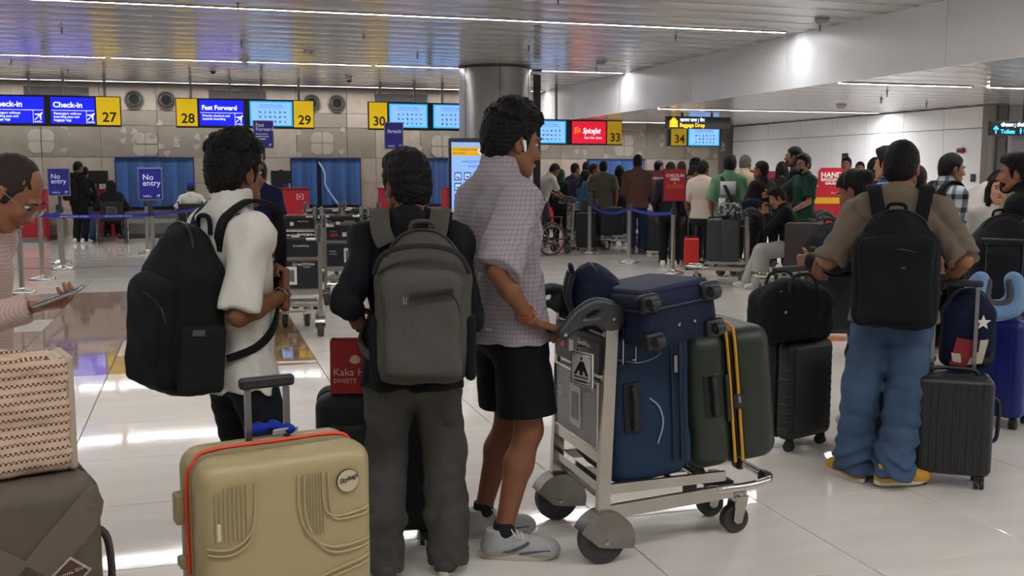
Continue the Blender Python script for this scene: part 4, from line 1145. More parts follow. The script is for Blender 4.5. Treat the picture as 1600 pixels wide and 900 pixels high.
for x0, x1, lab in ((-2.4, .3, 'grey baggage belt under the left blue curtain'), (2.1, 4.6, 'grey baggage belt under the curtain with the open flap'), (10.2, 13, 'grey baggage belt behind the crowd'), (-6.2, -3.1, 'grey baggage belt behind the old man at the far left')):
    t = thing('baggage_belt', lab, 'conveyor', ((x0+x1)/2, 26.2, 0)); w = x1-x0
    MB().box((0, 0, .20), (w, 1.7, .40)).build('plinth', mat('#6f6c68', .35, .5), t)
    MB().box((0, 0, .425), (w-.1, 1.6, .05)).build('belt', mat('#2c2b2b', .6), t)
    MB().box((0, -.86, .40), (w, .03, .10)).build('side_rail', mat('#a5a29e', .3, .8), t)
    MB().box((0, -.855, .06), (w, .02, .10)).build('kick_plate', mat('#4a4744', .4, .5), t)
def counter(x, y, label, logo=True, panel=None, mon=True, w=.95):
    t = thing('check_in_desk', label, 'counter', (x, y, 0), 0, 'red check-in desks')
    obj('front', rbox((w, .62, 1.13), .012, 1), RED, t, (0, 0, .565+.0))
    MB().box((0, -.0, 1.145), (w+.04, .66, .03)).build('worktop', mat('#6b1119', .35), t)
    MB().box((0, -.30, .05), (w+.01, .05, .1)).build('kick_plate', GREYM, t)
    if logo:
        mb = MB(); q = .07
        for s_ in (-1, 1): mb.tube([(s_*.02, 0, .06), (s_*q, 0, .06), (s_*q, 0, -.06), (s_*.02, 0, -.06)], .010, 4)
        mb.prism([(-.03, .03), (.03, .0), (-.03, -.03)], 0, -.004); mb.build('logo', mat('#e8d8d8', .5), t, loc=(w*.27, -.318, .96))
    if panel: MB().box((-w/2-.12, -.10, .70), (.34, .52, 1.24)).build('side_panel', mat('#c7c2bb', .45), t)
    if mon:
        MB().box((-.15, .02, 1.42), (.46, .04, .30)).build('monitor', mat('#121214', .35), t)
        MB().box((-.15, .03, 1.21), (.06, .05, .12)).build('monitor_stand', mat('#1c1c1e', .4), t)
counter(2.0, 24.9, 'red check-in desk with a pale side panel behind the navy shirt man', panel=True)
counter(4.68, 24.9, 'red check-in desk behind the man with the grey backpack', mon=False)
counter(-2.05, 24.98, 'narrow red check-in desk behind the left wheelchair', logo=False, w=.42)
counter(-3.55, 24.98, 'red check-in desk behind the old man at the far left', logo=False, w=.55, mon=False)
counter(6.2, 24.9, 'red check-in desk left of the column base', logo=False, mon=False, w=.8)
counter(8.9, 25.3, 'red check-in desk behind the purple shirt man', logo=False, mon=False)

# information kiosk left of the column
k = thing('display_kiosk', 'tall black digital display standing in front of the column', 'display', (4.98, 19.0, 0))
obj('body', rbox((.88, .10, 2.18), .015, 2), M_BEZEL, k, (0, .06, 1.09))
sc1 = MB().box((0, .004, 1.30), (.80, .012, 1.60)).build('screen', lit('#7fa6f2', .85), k)
MB().box((0, -.004, 1.93), (.80, .004, .17)).build('header', lit('#c99a1e', .8), sc1)
text('GET YOUR BAGGAGE TAGGED', .042, mat('#5a3208', .5), sc1, (-.38, -.008, 1.95), width=.8); text('SELF BAG DROP', .042, mat('#5a3208', .5), sc1, (-.38, -.008, 1.88), width=.8)
MB().lathe([(.055, 0), (.0001, -.004)], axis='y', n=18).build('emblem', lit('#c9d6f6', .8), sc1, loc=(.17, -.006, 1.935))
MB().lathe([(.028, 0), (.0001, -.004)], axis='y', n=18).build('emblem', mat('#2343a8', .5), sc1, loc=(.17, -.011, 1.935))
text('INSTRUCTIONS FOR', .05, mat('#27408c', .5), sc1, (0, -.006, 1.72), align='CENTER', width=.9); text('BOARDING', .05, mat('#8c2350', .5), sc1, (.05, -.006, 1.63), align='CENTER')
for r in range(4):
    for q in range(4):
        MB().box((-.28+q*.185, -.003, 1.46-r*.20), (.14, .004, .15)).build('pictogram', mat('#1c2d6e', .5), sc1)
        MB().box((-.28+q*.185, -.006, 1.46-r*.20), (.11, .004, .11)).build('pictogram', lit('#a9c2f4', .7), sc1)
        MB().bar((-.28+q*.185-.03, -.009, 1.45-r*.20), (-.28+q*.185+.03, -.009, 1.45-r*.20+.03*((q+r) % 3-1)), .003, .022).build('pictogram', mat('#1c2d6e', .5), sc1)
obj('base', rbox((.95, .40, .05), .01, 1), mat('#1a1a1c', .4), k, (0, .06, .025))

# hand baggage gauge and red cards on the right
hb = thing('baggage_gauge', 'red HAND BAGGAGE sizing frame beside the green shirt man', 'baggage sizer', (9.62, 14.2, 0), math.radians(-20))
out = [(-.30, 0), (.30, 0), (.30, 1.20), (.27, 1.27), (.23, 1.29), (.20, 1.33), (.20, 1.56), (.16, 1.61), (-.16, 1.61), (-.20, 1.56), (-.20, 1.33), (-.23, 1.29), (-.27, 1.27), (-.30, 1.20)]
MB().prism(out, .03, -.03).build('back_board', mat('#b3101f', .4), hb)
text('HAND', .115, mat('#efe3e3', .5), hb, (0, -.034, 1.46), align='CENTER', bold=.003); text('BAGGAGE', .072, mat('#efe3e3', .5), hb, (0, -.034, 1.40), align='CENTER', bold=.002); text('GAUGE', .06, mat('#efe3e3', .5), hb, (0, -.034, 1.345), align='CENTER', bold=.002)
text('55 x 35 x 25 cm', .04, mat('#efe3e3', .5), hb, (.0, -.034, 1.20))
MB().box((0, -.032, 1.09), (.5, .006, .10)).build('yellow_band', mat('#d9a51d', .5), hb)
for sx in (-.27, .27): MB().box((sx, -.20, .42), (.03, .36, .84)).build('side_board', mat('#b3101f', .4), hb)
MB().box((0, -.20, .10), (.52, .36, .04)).build('shelf', mat('#8a0c18', .4), hb); MB().box((0, -.375, .42), (.54, .02, .08)).build('front_bar', mat('#8a0c18', .4), hb)
def red_card(loc, z0, w, hg, label, lines, rz=0., pole=True, col='#8e1420'):
    t = thing('red_notice', label, 'stand sign', (*loc, 0), rz)
    obj('frame', rbox((w+.03, .025, hg+.03), .006, 1), mat('#3f3c3c', .4, .5), t, (0, 0, z0+hg/2)); cc = MB().box((0, -.014, z0+hg/2), (w, .004, hg)).build('card', mat(col, .5), t)
    for s_, sz, zz in lines: text(s_, sz, mat('#e9d9d9', .5), cc, (0, -.018, z0+zz), align='CENTER', bold=.001)
    MB().lathe([(.022, .05), (.022, z0+.05)], n=12).build('pole', STEEL, t, True); MB().lathe([(.0001, 0), (.15, 0), (.15, .015), (.03, .05)], n=20).build('base', STEEL, t, True)
red_card((8.75, 15.2), 1.12, .34, .44, 'dark red notice board behind the maroon shirt man', (('HAND', .09, .28), ('BAGGAGE', .06, .2)), -.2)
red_card((9.30, 15.3), 1.08, .30, .46, 'dark red notice board held between the green shirt man and the tall man', (('BAGGAGE', .04, .2),), -.3)
red_card((12.2, 16.2), 1.22, .34, .40, 'red notice board behind the plaid shirt man', (('HAND', .09, .24), ('BAGGAGE', .055, .16)), -.3)
red_card((8.55, 18.4), 1.1, .42, .46, 'dark red notice with yellow print beside the brown shirt man', (('CHECK-IN', .06, .3),), 0, col='#6e1016')
wn = thing('wall_notice', 'small black notice with a white figure on the white wall', 'notice', (WALL_X-.002, 21.6, 1.78), math.radians(-90))
MB().box((0, 0, 0), (.24, .01, .42)).build('board', mat('#151517', .4), wn); MB().lathe([(.07, 0), (.05, -.003), (.0001, -.004)], axis='y', n=16).build('symbol', mat('#dadada', .5), wn, loc=(0, -.007, .06)); MB().box((0, -.007, -.12), (.16, .003, .03)).build('symbol', mat('#dadada', .5), wn)
fa = thing('fire_alarm', 'small dark red fire alarm sounder on the white wall near the passage', 'alarm', (WALL_X, 17.6, 1.98), math.radians(-90))
obj('sounder', rbox((.20, .09, .10), .03, 3), mat('#6e1620', .4), fa, (0, -.03, 0)); obj('bracket', rbox((.12, .02, .08), .006, 1), mat('#b9b3ad', .5), fa, (0, 0, -.03))
sw = thing('wall_switch', 'small dark switch box on the white wall behind the white shirt person', 'switch', (WALL_X, 17.25, 1.42), math.radians(-90))
obj('plate', rbox((.13, .02, .16), .006, 1), mat('#2a2a2d', .4), sw); obj('button', rbox((.05, .02, .06), .006, 1), mat('#555458', .4), sw, (0, -.012, 0))

# ceiling fittings: cameras, sprinklers, speakers
def ceil_at(x, y, z, kind, label):
    if kind == 'sprinkler':
        t = thing('sprinkler', label, 'sprinkler', (x, y, z), 0, 'ceiling sprinklers')
        MB().lathe([(.03, 0), (.03, -.008), (.010, -.012), (.010, -.06), (.006, -.085)], n=10).build('stem', mat('#4a4846', .4, .6), t, True)
        MB().lathe([(.0001, -.085), (.022, -.088), (.022, -.092), (.0001, -.093)], n=10).build('deflector', mat('#4a4846', .4, .6), t)
    elif kind == 'camera':
        t = thing('dome_camera', label, 'camera', (x, y, z), 0, 'ceiling dome cameras')
        MB().lathe([(.07, 0), (.075, -.02), (.072, -.06), (.06, -.075)], n=20).build('mount', mat('#b9b7b4', .4), t, True)
        MB().lathe([(.058, -.07), (.055, -.095), (.035, -.125), (.0001, -.135)], n=20).build('dome', mat('#0f0f11', .1), t, True)
    elif kind == 'speaker':
        t = thing('ceiling_speaker', label, 'speaker', (x, y, z), 0, 'ceiling speakers')
        MB().lathe([(.10, 0), (.105, -.02), (.09, -.035), (.06, -.07), (.0001, -.08)], n=20).build('shell', mat('#8f8c88', .5), t, True); MB().lathe([(.11, 0), (.11, -.008), (.10, -.012)], n=20).build('rim', mat('#a5a29e', .4), t, True)
for k_, (x, y) in enumerate([(.55, 13.9), (.75, 18.0), (-1.9, 17.0), (1.3, 21.9), (-3.4, 22.1), (2.55, 16.4), (5.5, 17.1), (7.3, 15.1), (8.05, 20.4), (3.9, 18.8), (-2.6, 24.0), (8.8, 13.4), (4.3, 12.2), (3.2, 23.2)]):
    ceil_at(x, y, CEIL-.006, 'sprinkler', 'small dark sprinkler head hanging from the metal plank ceiling')
for x, y in ((11.5, 12.2), (10.9, 14.6), (11.9, 16.1), (12.6, 13.4), (13.6, 17.0), (14.3, 14.8)): ceil_at(x, y, LOWC+.02, 'sprinkler', 'small dark sprinkler head hanging from the metal plank ceiling')
for x, y, l in ((.35, 22.5, 'left of sign 28'), (3.35, 23.8, 'above sign 30'), (7.6, 24.2, 'right of the column')): ceil_at(x, y, CEIL-.006, 'camera', 'dark dome camera on a pale mount under the ceiling, '+l)
for x, y, l in ((1.95, 18.8, 'above the Fast Forward sign'), (8.5, 12.9, 'near the white drop at the upper right'), (7.55, 18.9, 'next to the white drop right of the column'), (.9, 20.5, 'between signs 27 and 28')): ceil_at(x, y, CEIL-.006, 'speaker', 'round grey ceiling speaker '+l)
ceil_at(12.3, 17.9, LOWC+.02, 'speaker', 'round grey speaker under the low ceiling at the right')
# ------------------------------------------------------------------ luggage trolleys (local frame: +x forward, origin under the rear axle)
CHROME = mat('#cfcbc5', .15, .97, var=(8, .05)); STEELF = mat('#b9b4ac', .24, .95, var=(6, .08)); RUBBER = mat('#3a3837', .7); HUB = mat('#1d1c1c', .5); BLK = mat('#141415', .5); HORN = mat('#2b2c2e', .38)
def wheel(name, r, w, parent, loc):
    o = MB().lathe([(r*.45, -w*.45), (r*.85, -w*.5), (r*.97, -w*.38), (r, 0), (r*.97, w*.38), (r*.85, w*.5), (r*.45, w*.45)], axis='y', n=24).build(name, RUBBER, parent, True, loc)
    MB().lathe([(.0001, -w*.42), (r*.25, -w*.47), (r*.55, -w*.40), (r*.62, -w*.5), (r*.62, w*.5), (r*.55, w*.40), (r*.25, w*.47), (.0001, w*.42)], axis='y', n=20).build('hub', HUB, o, True)
    return o
def make_trolley(label, ad=True, board='#5b5b5d'):  # default board grey has a reflection painted into it; the board is dark
    t = thing('luggage_trolley', label, 'luggage trolley', (0, 0, 0), 0, 'airport luggage trolleys')
    HW = .275
    for sy in (-1, 1):
        y = sy*HW
        MB().bar((-.0, y, .185), (.03, y, .97), .035, .05, up=(1, 0, 0)).build('post', STEELF, t)
        w = wheel('rear_wheel', .098, .062, t, (0, y-sy*.005, .098))
        f = MB(); n = 14; vs = []
        for i in range(n+1):
            a = math.radians(-18+(176)*i/n); rr = .118
            for yy in (-.042, .042): vs.append((rr*math.cos(a), yy, rr*math.sin(a)))
        f.add(vs, [[2*i, 2*i+2, 2*i+3, 2*i+1] for i in range(n)])
        for yy in (-.043, .043):
            pts = [(rr*math.cos(math.radians(-18+176*i/n)), rr*math.sin(math.radians(-18+176*i/n))) for i in range(n+1)]
            pts = pts+[(-.035, -.02), (.03, -.03)]
            f.prism([(x, z) for x, z in pts], yy-.002, yy+.002)
        fo = f.build('wheel_guard', mat('#8d8983', .26, .95, var=(14, .15)), t, True, (.01, y-sy*.005, .098))
        MB().lathe([(.0001, -.052), (.010, -.050), (.010, .050), (.0001, .052)], axis='y', n=10).build('axle_bolt', STEELF, fo, loc=(-.005, 0, -.002))
        # lower side rail runs forward and inward, upper deck rail above it
        MB().bar((.01, y, .205), (.62, sy*.195, .215), .022, .055).build('lower_rail', STEELF, t)
        MB().bar((.02, y, .30), (.58, sy*.20, .285), .022, .04).build('deck_rail', STEELF, t)
        # black plastic horn from the post top back to the hand bar
        v = Vol((-.30, -.05, .86), (.10, .05, 1.09), .006)
        v.ell((.03, 0, .985), (.062, .030, .060), None, .01)
        v.chain([(.03, 0, 1.03), (-.04, 0, 1.042), (-.115, 0, 1.0), (-.17, 0, .935)], [.018, .020, .019, .016], .015)
        v.chain([(.02, 0, .945), (-.04, 0, .975), (-.11, 0, .962), (-.165, 0, .93)], [.014, .014, .014, .014], .012)
        v.ell((-.17, 0, .932), (.026, .022, .026), None, .01)
        ho = obj('handle_horn', v.mesh(1), HORN, t, (0, y, 0))
        for bx, bz in ((.03, .985), (-.17, .932)): MB().lathe([(.0001, -.034), (.007, -.033), (.007, .033), (.0001, .034)], axis='y', n=8).build('bolt', STEELF, ho, loc=(bx, 0, bz))
        # front castor with fork
        c = thing('castor', None, None, (.70, sy*.11, 0)); c.parent = t
        MB().lathe([(.03, .205), (.036, .19), (.036, .165), (.028, .155)], n=16).build('swivel', STEELF, c, True)
        for yy in (-.034, .034): MB().prism([(-.03, .165), (.03, .165), (.0, .05), (-.022, .045), (-.04, .06)], yy-.003, yy+.003).build('fork', STEELF, c)
        wheel('castor_wheel', .062, .05, c, (-.02, 0, .062))
    MB().tube([(-.17, -HW, .932), (-.17, HW, .932)], .014, 10).build('hand_bar', CHROME, t, True)
    MB().tube([(-.17, -.16, .932), (-.17, .16, .932)], .018, 10).build('hand_grip', BLK, t, True)
    for z in (.30, .42, .735, .90): MB().bar((.01 if z < .7 else .02, -HW, z), (.01 if z < .7 else .02, HW, z), .03, .035 if z != .42 else .05).build('cross_bar', STEELF, t)
    MB().tube([(.03, -HW, .24), (.03, HW, .24)], .014, 8).build('cross_bar', CHROME, t, True)
    for x, hw in ((.12, .25), (.21, .24), (.33, .225), (.46, .21)): MB().tube([(x, -hw, .295), (x, hw, .295)], .012, 8).build('deck_bar', CHROME, t, True)
    # front bumper loop
    lp = spline([(.45, -.205, .225), (.68, -.19, .225), (.79, -.165, .23), (.83, -.12, .232), (.83, .12, .232), (.79, .165, .23), (.68, .19, .225), (.45, .205, .225)], 4)
    MB().tube(lp, .018, 10).build('bumper_loop', CHROME, t, True)
    for sy in (-1, 1): obj('bumper_cap', rbox((.05, .07, .055), .02, 3), BLK, t, (.825, sy*.115, .232))
    ln = MB(); ln.prism([(.50, .29), (.56, .29), (.60, .22), (.72, .20), (.72, .18), (.58, .19), (.53, .22)], -.03, .03); ln.build('deck_stop', mat('#2b2724', .5, .4), t)
    MB().box((.42, -.20, .25), (.05, .03, .09)).build('bracket', BLK, t)
    # basket with wires and black lining
    bk = MB().box((.085, 0, .79), (.12, HW*1.9, .006)).build('basket', mat('#1a1a1b', .6), t)
    ws = MB()
    for z in (.80, .94):
        ws.tube([(.02, -HW+.02, z), (.15, -HW+.03, z+.01), (.15, HW-.03, z+.01), (.02, HW-.02, z)], .004, 5)
    for i in range(10):
        y = -HW+.03+i*(2*HW-.06)/9; ws.tube([(.03, y, .79), (.15, y, .79), (.15, y, .95)], .003, 5)
    for x in (.09,):
        for sy in (-1, 1): ws.tube([(x, sy*(HW-.02), .79), (x, sy*(HW-.02), .94)], .003, 5)
    ws.build('wire', CHROME, bk, True)
    MB().box((-.005, 0, .83), (.012, HW*1.85, .15)).build('basket_panel', mat('#101012', .45), t)
    b = MB().box((-.004, 0, .585), (.014, HW*1.86, .27)).build('ad_board', mat(board, .3), t)
    RB = (math.pi/2, 0, -math.pi/2); f = -.0125
    MB().tube([(f, -.255, .45), (f, .255, .45), (f, .255, .72), (f, -.255, .72)], .006, 4, closed=True).build('board_edge', STEELF, b)
    tx = mat('#d7d5d2', .5)
    text('GreatWhite', .042, tx, b, (f, -.02, .675), RB); text('GLOBAL', .018, tx, b, (f, -.12, .655), RB)
    text('Switch', .03, tx, b, (f, .23, .62), RB); text('to smart', .026, tx, b, (f, .23, .59), RB)
    MB().box((f, .0, .58), (.006, .12, .17)).build('switch_picture', mat('#c9c7c4', .4), b); MB().box((f-.003, .0, .58), (.004, .075, .11)).build('switch_picture', mat(board, .4), b)
    p2 = MB().box((-.0125, -.02, .83), (.003, .48, .10)).build('ad_strip', mat('#0d0e14', .4), t)
    text('GreatWhite', .030, tx, p2, (-.016, -.03, .85), RB); MB().box((-.015, .17, .82), (.002, .08, .03)).build('logo_block', mat('#c0142a', .4), p2); MB().box((-.015, .05, .825), (.002, .05, .05)).build('logo_block', mat('#d8d4cf', .4), p2); text('Paints', .03, mat('#6d86d8', .5), p2, (-.016, .21, .85), RB)
    return t
trolley = make_trolley('')
trolley.location = (1.485, 3.935, 0); trolley['label'] = 'loaded steel luggage trolley pushed by the man in shorts'
# its round-cornered plate with the double-A emblem
pl = thing('trolley_plate', 'white round-cornered metal plate with a double-A emblem hung on the loaded trolley', 'badge', (1.425, 3.735, .775), math.radians(-72))
obj('plate', rbox((.135, .008, .135), .0035, 2), mat('#d2d0cb', .4, .1), pl, (0, 0, .0)); ink = mat('#16171c', .5)
MB().tube([(-.062, -.005, -.062), (.062, -.005, -.062), (.062, -.005, .062), (-.062, -.005, .062)], .0022, 5, closed=True).build('edge_line', ink, pl)
MB().prism([(-.045, -.025), (-.03, -.025), (-.02, -.008), (-.008, -.008), (-.008, -.025), (.002, -.025), (.002, .03), (-.006, .03)], -.005, -.007).build('emblem', ink, pl)
MB().prism([(.045, -.025), (.03, -.025), (.02, -.008), (.010, -.008), (.010, -.025), (.006, -.025), (.006, .03), (.014, .03)], -.005, -.007).build('emblem', ink, pl)
MB().lathe([(.007, 0), (.0001, -.002)], (0, -.005, .042), 10, 'y').build('emblem', ink, pl); MB().box((0, -.006, -.034), (.09, .002, .004)).build('emblem', ink, pl); MB().box((0, -.006, -.05), (.08, .002, .006)).build('emblem', ink, pl)
for x in (-.05, .05):
    for z in (-.05, .05): MB().lathe([(.005, 0), (.0001, -.003)], (x, -.004, z), 8, 'y').build('rivet', STEELF, pl)
MB().tube(spline([(-.03, 0, .066), (-.03, 0, .088), (.03, 0, .088), (.03, 0, .066)], 4), .003, 6).build('hook', CHROME, pl, True)

def spinner_wheels(t, sx, sy, r=.026, pts=None):
    for x in (-1, 1):
        for y in (-1, 1):
            c = MB(); c.lathe([(.022, .065), (.024, .05), (.02, .04)], n=12); c.box((0, .004, .042), (.044, .03, .03))
            co = c.build('wheel_housing', BLK, t, True, (x*sx, y*sy, 0))
            for dx in (-.013, .013): MB().lathe([(.0001, -.008), (r, -.008), (r, .008), (.0001, .008)], axis='x', n=14).build('wheel', mat('#232324', .5), co, True, (dx, .004, r))
def pull_handle(t, z0, z1, dx=.10, y=0., grip=BLK, rod=None, tilt=0.):
    rod = rod or mat('#6e6d6e', .3, .85)
    for sx in (-1, 1): MB().bar((sx*dx, y, z0), (sx*dx, y+tilt, z1-.02), .018, .012, up=(0, 1, 0)).build('handle_rod', rod, t)
    obj('handle_grip', rbox((2*dx+.05, .032, .035), .012, 3), grip, t, (0, y+tilt, z1))
def hard_case(label, loc, rz, size, color, ribs=None, wheels=True, rough=.45, name='suitcase', rx=0., ry=0., seam='#1a1a1a', r=.05, handle=None, group=None, hcol=None, bumpy=None, sidehandle=True, lock=True):
    """upright hard suitcase: size = (width x, depth y, height z of the shell); local origin on floor; front = -y"""
    w, d, hh = size; zb = .065 if wheels else 0
    t = thing(name, label, 'suitcase', loc, rz, group, rx, ry)
    m = mat(color, rough, bump=bumpy) if isinstance(color, str) else color
    for k, sy in enumerate((-1, 1)):
        obj('shell_half', rbox((w, d/2-.004, hh), (r, min(r, d/4-.01), r), 5, 3), m, t, (0, sy*(d/4+.001), zb+hh/2))
    obj('zip_seam', rbox((w-.004, .018, hh-.004), (r*.9, .008, r*.9), 5, 2), mat(seam, .6), t, (0, 0, zb+hh/2))
    if ribs:
        kind, n, amp = ribs
        for sy in (-1, 1):
            for i in range(n):
                f = -1+2*(i+.5)/n
                if kind == 'v': obj('rib', rbox((w*.84/n*.55, amp*2, hh*.90), amp*.9, 2), m, t, (f*w*.42, sy*(d/2-.002), zb+hh/2))
                else: obj('rib', rbox((w*.99, d*.5-.02, hh*.86/n*.62), (.03, min(r, .03), hh*.86/n*.3), 3), m, t, (0, sy*(d/4+amp), zb+hh/2+f*hh*.43)).scale = (1+2*amp/w, 1, 1)
    if wheels: spinner_wheels(t, w/2-.05, d/2-.045)
    if sidehandle:
        so = MB(); so.tube(spline([(0, 0, -.11), (.028, 0, -.08), (.03, 0, .08), (0, 0, .11)], 4), .010, 8); so.build('side_handle', BLK, t, True, (w/2, 0, zb+hh*.55))
        to = MB(); to.tube(spline([(-.11, 0, 0), (-.08, 0, .026), (.08, 0, .026), (.11, 0, 0)], 4), .011, 8); to.build('top_handle', BLK, t, True, (0, 0, zb+hh))
    if handle: pull_handle(t, zb+hh-.02, handle, min(.11, w*.27), d/2-.05, rod=hcol)
    return t

# taupe suitcase at the lower left, striped tote standing on it
BROWN = mat('#54493d', .5, bump=(420, .35), spec=.4)
# (front -y faces the viewer)
tc_ = hard_case('taupe hard suitcase with diagonal bands and a diamond badge at the lower left', (-.535, 2.72, 0), math.radians(17), (.50, .30, .74), BROWN, r=.055, seam='#2a241e', sidehandle=False)
for a, b in (((-.18, .30), (.243, .752)), ((-.18, .76), (.243, .435))):
    pts, nrm = [], []
    for f_ in np.linspace(0, 1, 12):
        x_, z_ = a[0]+(b[0]-a[0])*f_, a[1]+(b[1]-a[1])*f_; e_ = max(abs(x_)-.195, 0); th = math.asin(min(e_/.055, .99))
        pts.append((x_, -.150+.055*(1-math.cos(th)), z_)); nrm.append((math.copysign(math.sin(th), x_), -math.cos(th), 0))
    ribbon(pts, nrm, .085, .012, 2).build('diagonal_band', mat('#5b5044', .5), tc_, True)
bd_ = MB(); bd_.prism([(0, -.042), (.048, 0), (0, .042), (-.048, 0)], -.160, -.150); bdo = bd_.build('badge', mat('#b3a89c', .3, .6), tc_, loc=(.165, 0, .575))
MB().prism([(0, -.035), (.040, 0), (0, .035), (-.040, 0)], -.1615, -.160).build('badge_face', mat('#3f241c', .4), bdo)
text('ROYAL CLUB', .0105, mat('#cdbfae', .4), bdo, (-.026, -.1625, -.008), (math.pi/2, -.28, 0))
MB().tube(spline([(.25, 0, .63), (.285, 0, .59), (.29, 0, .46), (.25, 0, .40)], 5), .010, 8).build('side_handle', mat('#3b302a', .5), tc_, True)
# tote
TOTE = bpy.data.materials.new('woven_stripes'); TOTE.use_nodes = True
nt = TOTE.node_tree; b_ = nt.nodes['Principled BSDF']; b_.inputs['Roughness'].default_value = .8
tcn = nt.nodes.new('ShaderNodeTexCoord'); sep = nt.nodes.new('ShaderNodeSeparateXYZ'); nt.links.new(tcn.outputs['Object'], sep.inputs[0])
def mth(op, a, b=None):
    n = nt.nodes.new('ShaderNodeMath'); n.operation = op
    for i, q in enumerate((a, b)):
        if q is None: continue
        if isinstance(q, (int, float)): n.inputs[i].default_value = q
        else: nt.links.new(q, n.inputs[i])
    return n.outputs[0]
zr = mth('FRACT', mth('MULTIPLY', sep.outputs['Z'], 1/.0205))
band = mth('LESS_THAN', zr, .43)
ck = nt.nodes.new('ShaderNodeTexChecker'); ck.inputs['Scale'].default_value = 170; ck.inputs['Color1'].default_value = (1, 1, 1, 1); ck.inputs['Color2'].default_value = (0, 0, 0, 1)
cmb = nt.nodes.new('ShaderNodeCombineXYZ'); nt.links.new(sep.outputs['X'], cmb.inputs[0]); nt.links.new(sep.outputs['Z'], cmb.inputs[1]); cmb.inputs[2].default_value = .001
nt.links.new(cmb.outputs[0], ck.inputs['Vector'])
fac = mth('MULTIPLY', band, ck.outputs['Fac'])
mx = nt.nodes.new('ShaderNodeMix'); mx.data_type = 'RGBA'; mx.inputs['A'].default_value = (*srgb('#b8a48c'), 1); mx.inputs['B'].default_value = (*srgb('#6a1a20'), 1)
nt.links.new(fac, mx.inputs['Factor']); nt.links.new(mx.outputs['Result'], b_.inputs['Base Color'])
tb = thing('tote_bag', 'cream shopping bag with red woven stripes standing on the taupe suitcase', 'bag', (-.585, 2.70, .806), math.radians(17))
v = Vol((-.32, -.14, -.01), (.32, .14, .36), .006)
v.box((0, 0, .155), (.255, .085, .155), .03, None, .01); v.disp(wob(5, 26, .004)); v.disp(wob(8, 55, .0022))
X_, Y_, Z_ = v.full(); v.F = np.maximum(v.F, (Z_-(.300+.012*np.sin(X_*17+1))).astype(np.float32))
v.box((0, 0, .33), (.235, .068, .06), .02, None, .004, 's')
obj('sack', v.mesh(1), TOTE, tb)
obj('side_gusset', rbox((.022, .15, .29), .010, 3, 3), mat('#a39580', .7, bump=(12, .5)), tb, (.252, 0, .148))
MB().tube(spline([(-.13, -.07, .29), (-.11, -.05, .335), (-.03, -.04, .33), (-.01, -.07, .285)], 5), .012, 8).build('bag_handle', mat('#b3a088', .8), tb, True)
v = Vol((-.2, -.1, .27), (.05, .1, .38), .006); v.ell((-.10, -.02, .325), (.04, .03, .025), None, .01); v.ell((-.065, -.01, .335), (.02, .02, .02), None, .01); v.disp(wob(2, 70, .004)); obj('red_cloth', v.mesh(1), cloth('#9c1220'), tb)
obj('paper_tag', rbox((.09, .004, .05), .0015, 1), mat('#c7bca4', .7), tb, (-.14, -.09, .285), (.3, .1, .05))

# cream suitcase in the centre foreground
CREAM = mat('#a2926a', .38, spec=.45)
cs = hard_case('cream hard suitcase with orange zip and flowing embossed lines', (.185, 2.99, 0), math.radians(14), (.505, .29, .70), CREAM, r=.06, seam='#8c8058', sidehandle=False, rx=0)
D2 = -.147
def emb(pts, r=.0045, nm='embossed_line'): MB().tube([(x_, D2+.06-math.sqrt(max(.0036-max(abs(x_)-.1925, 0)**2, 0)), z_) for x_, _, z_ in spline([(x, 0, z) for x, z in pts], 6)], r, 6).build(nm, CREAM, cs, True)
for k_ in (0, .017):
    emb([(-.235, .53-k_), (-.17, .525-k_), (-.12, .56-k_), (-.105, .63), (-.105, .70)])
    emb([(.02+k_, .70), (.02+k_, .60), (.05+k_*.6, .52-k_*.3), (.12, .475-k_), (.235, .48-k_)])
    emb([(.09+k_, .70), (.095+k_, .60), (.13, .565-k_*.5), (.235, .575-k_)])
    emb([(-.235, .40-k_), (-.10, .365-k_), (.0, .37-k_), (.10, .40-k_), (.235, .43-k_)])
    emb([(-.235, .25-k_), (-.12, .235-k_), (-.04, .16), (.02-k_, .07)])
    emb([(.235, .33-k_), (.14, .30-k_), (.09-k_, .22), (.085-k_, .08)])
for i in range(9): MB().tube([(-.225+i*.012, D2-.0005, .545), (-.225+i*.012, D2-.0005, .70-.012*(i < 3))], .0022, 5).build('fluting', CREAM, cs, True)
for i in range(7): MB().tube([(.035+i*.0095, D2-.0005, .52), (.035+i*.0095, D2-.0005, .70)], .0018, 5).build('fluting', CREAM, cs, True)
bg_ = MB().lathe([(.034, 0), (.034, -.005), (.0318, -.006)], axis='y', n=28).build('badge', mat('#4a4538', .3, .5), cs, True, (.165, D2, .665))
MB().lathe([(.0322, -.0062), (.0001, -.0068)], axis='y', n=28).build('badge_face', mat('#b9ad92', .35), bg_); text('Skybags', .019, mat('#1d1a14', .5), bg_, (-.027, -.0078, -.006), (math.pi/2, -.25, 0), shear=.4)
zp = [(-.2545, 0, .42), (-.2545, 0, .68), (-.235, 0, .735), (-.19, 0, .768), (0, 0, .77), (.19, 0, .768), (.235, 0, .735), (.2545, 0, .68), (.2545, 0, .5)]
MB().tube(spline(zp, 5), .006, 6).build('orange_zip', mat('#d8401a', .5), cs, True)
MB().box((.253, .0, .30), (.012, .03, .30)).build('dark_zip', mat('#3a3424', .6), cs)
obj('latch', rbox((.03, .05, .09), .008, 2), CREAM, cs, (-.265, .05, .60)); obj('side_foot', rbox((.02, .05, .03), .006, 2), CREAM, cs, (-.262, .05, .44))
MB().lathe([(.006, 0), (.006, .05)], n=8).build('zip_puller', mat('#c9bd95', .35), cs, loc=(-.225, -.10, .59)); obj('zip_puller', rbox((.014, .008, .05), .003, 1), mat('#c9bd95', .35), cs, (-.205, -.145, .575))
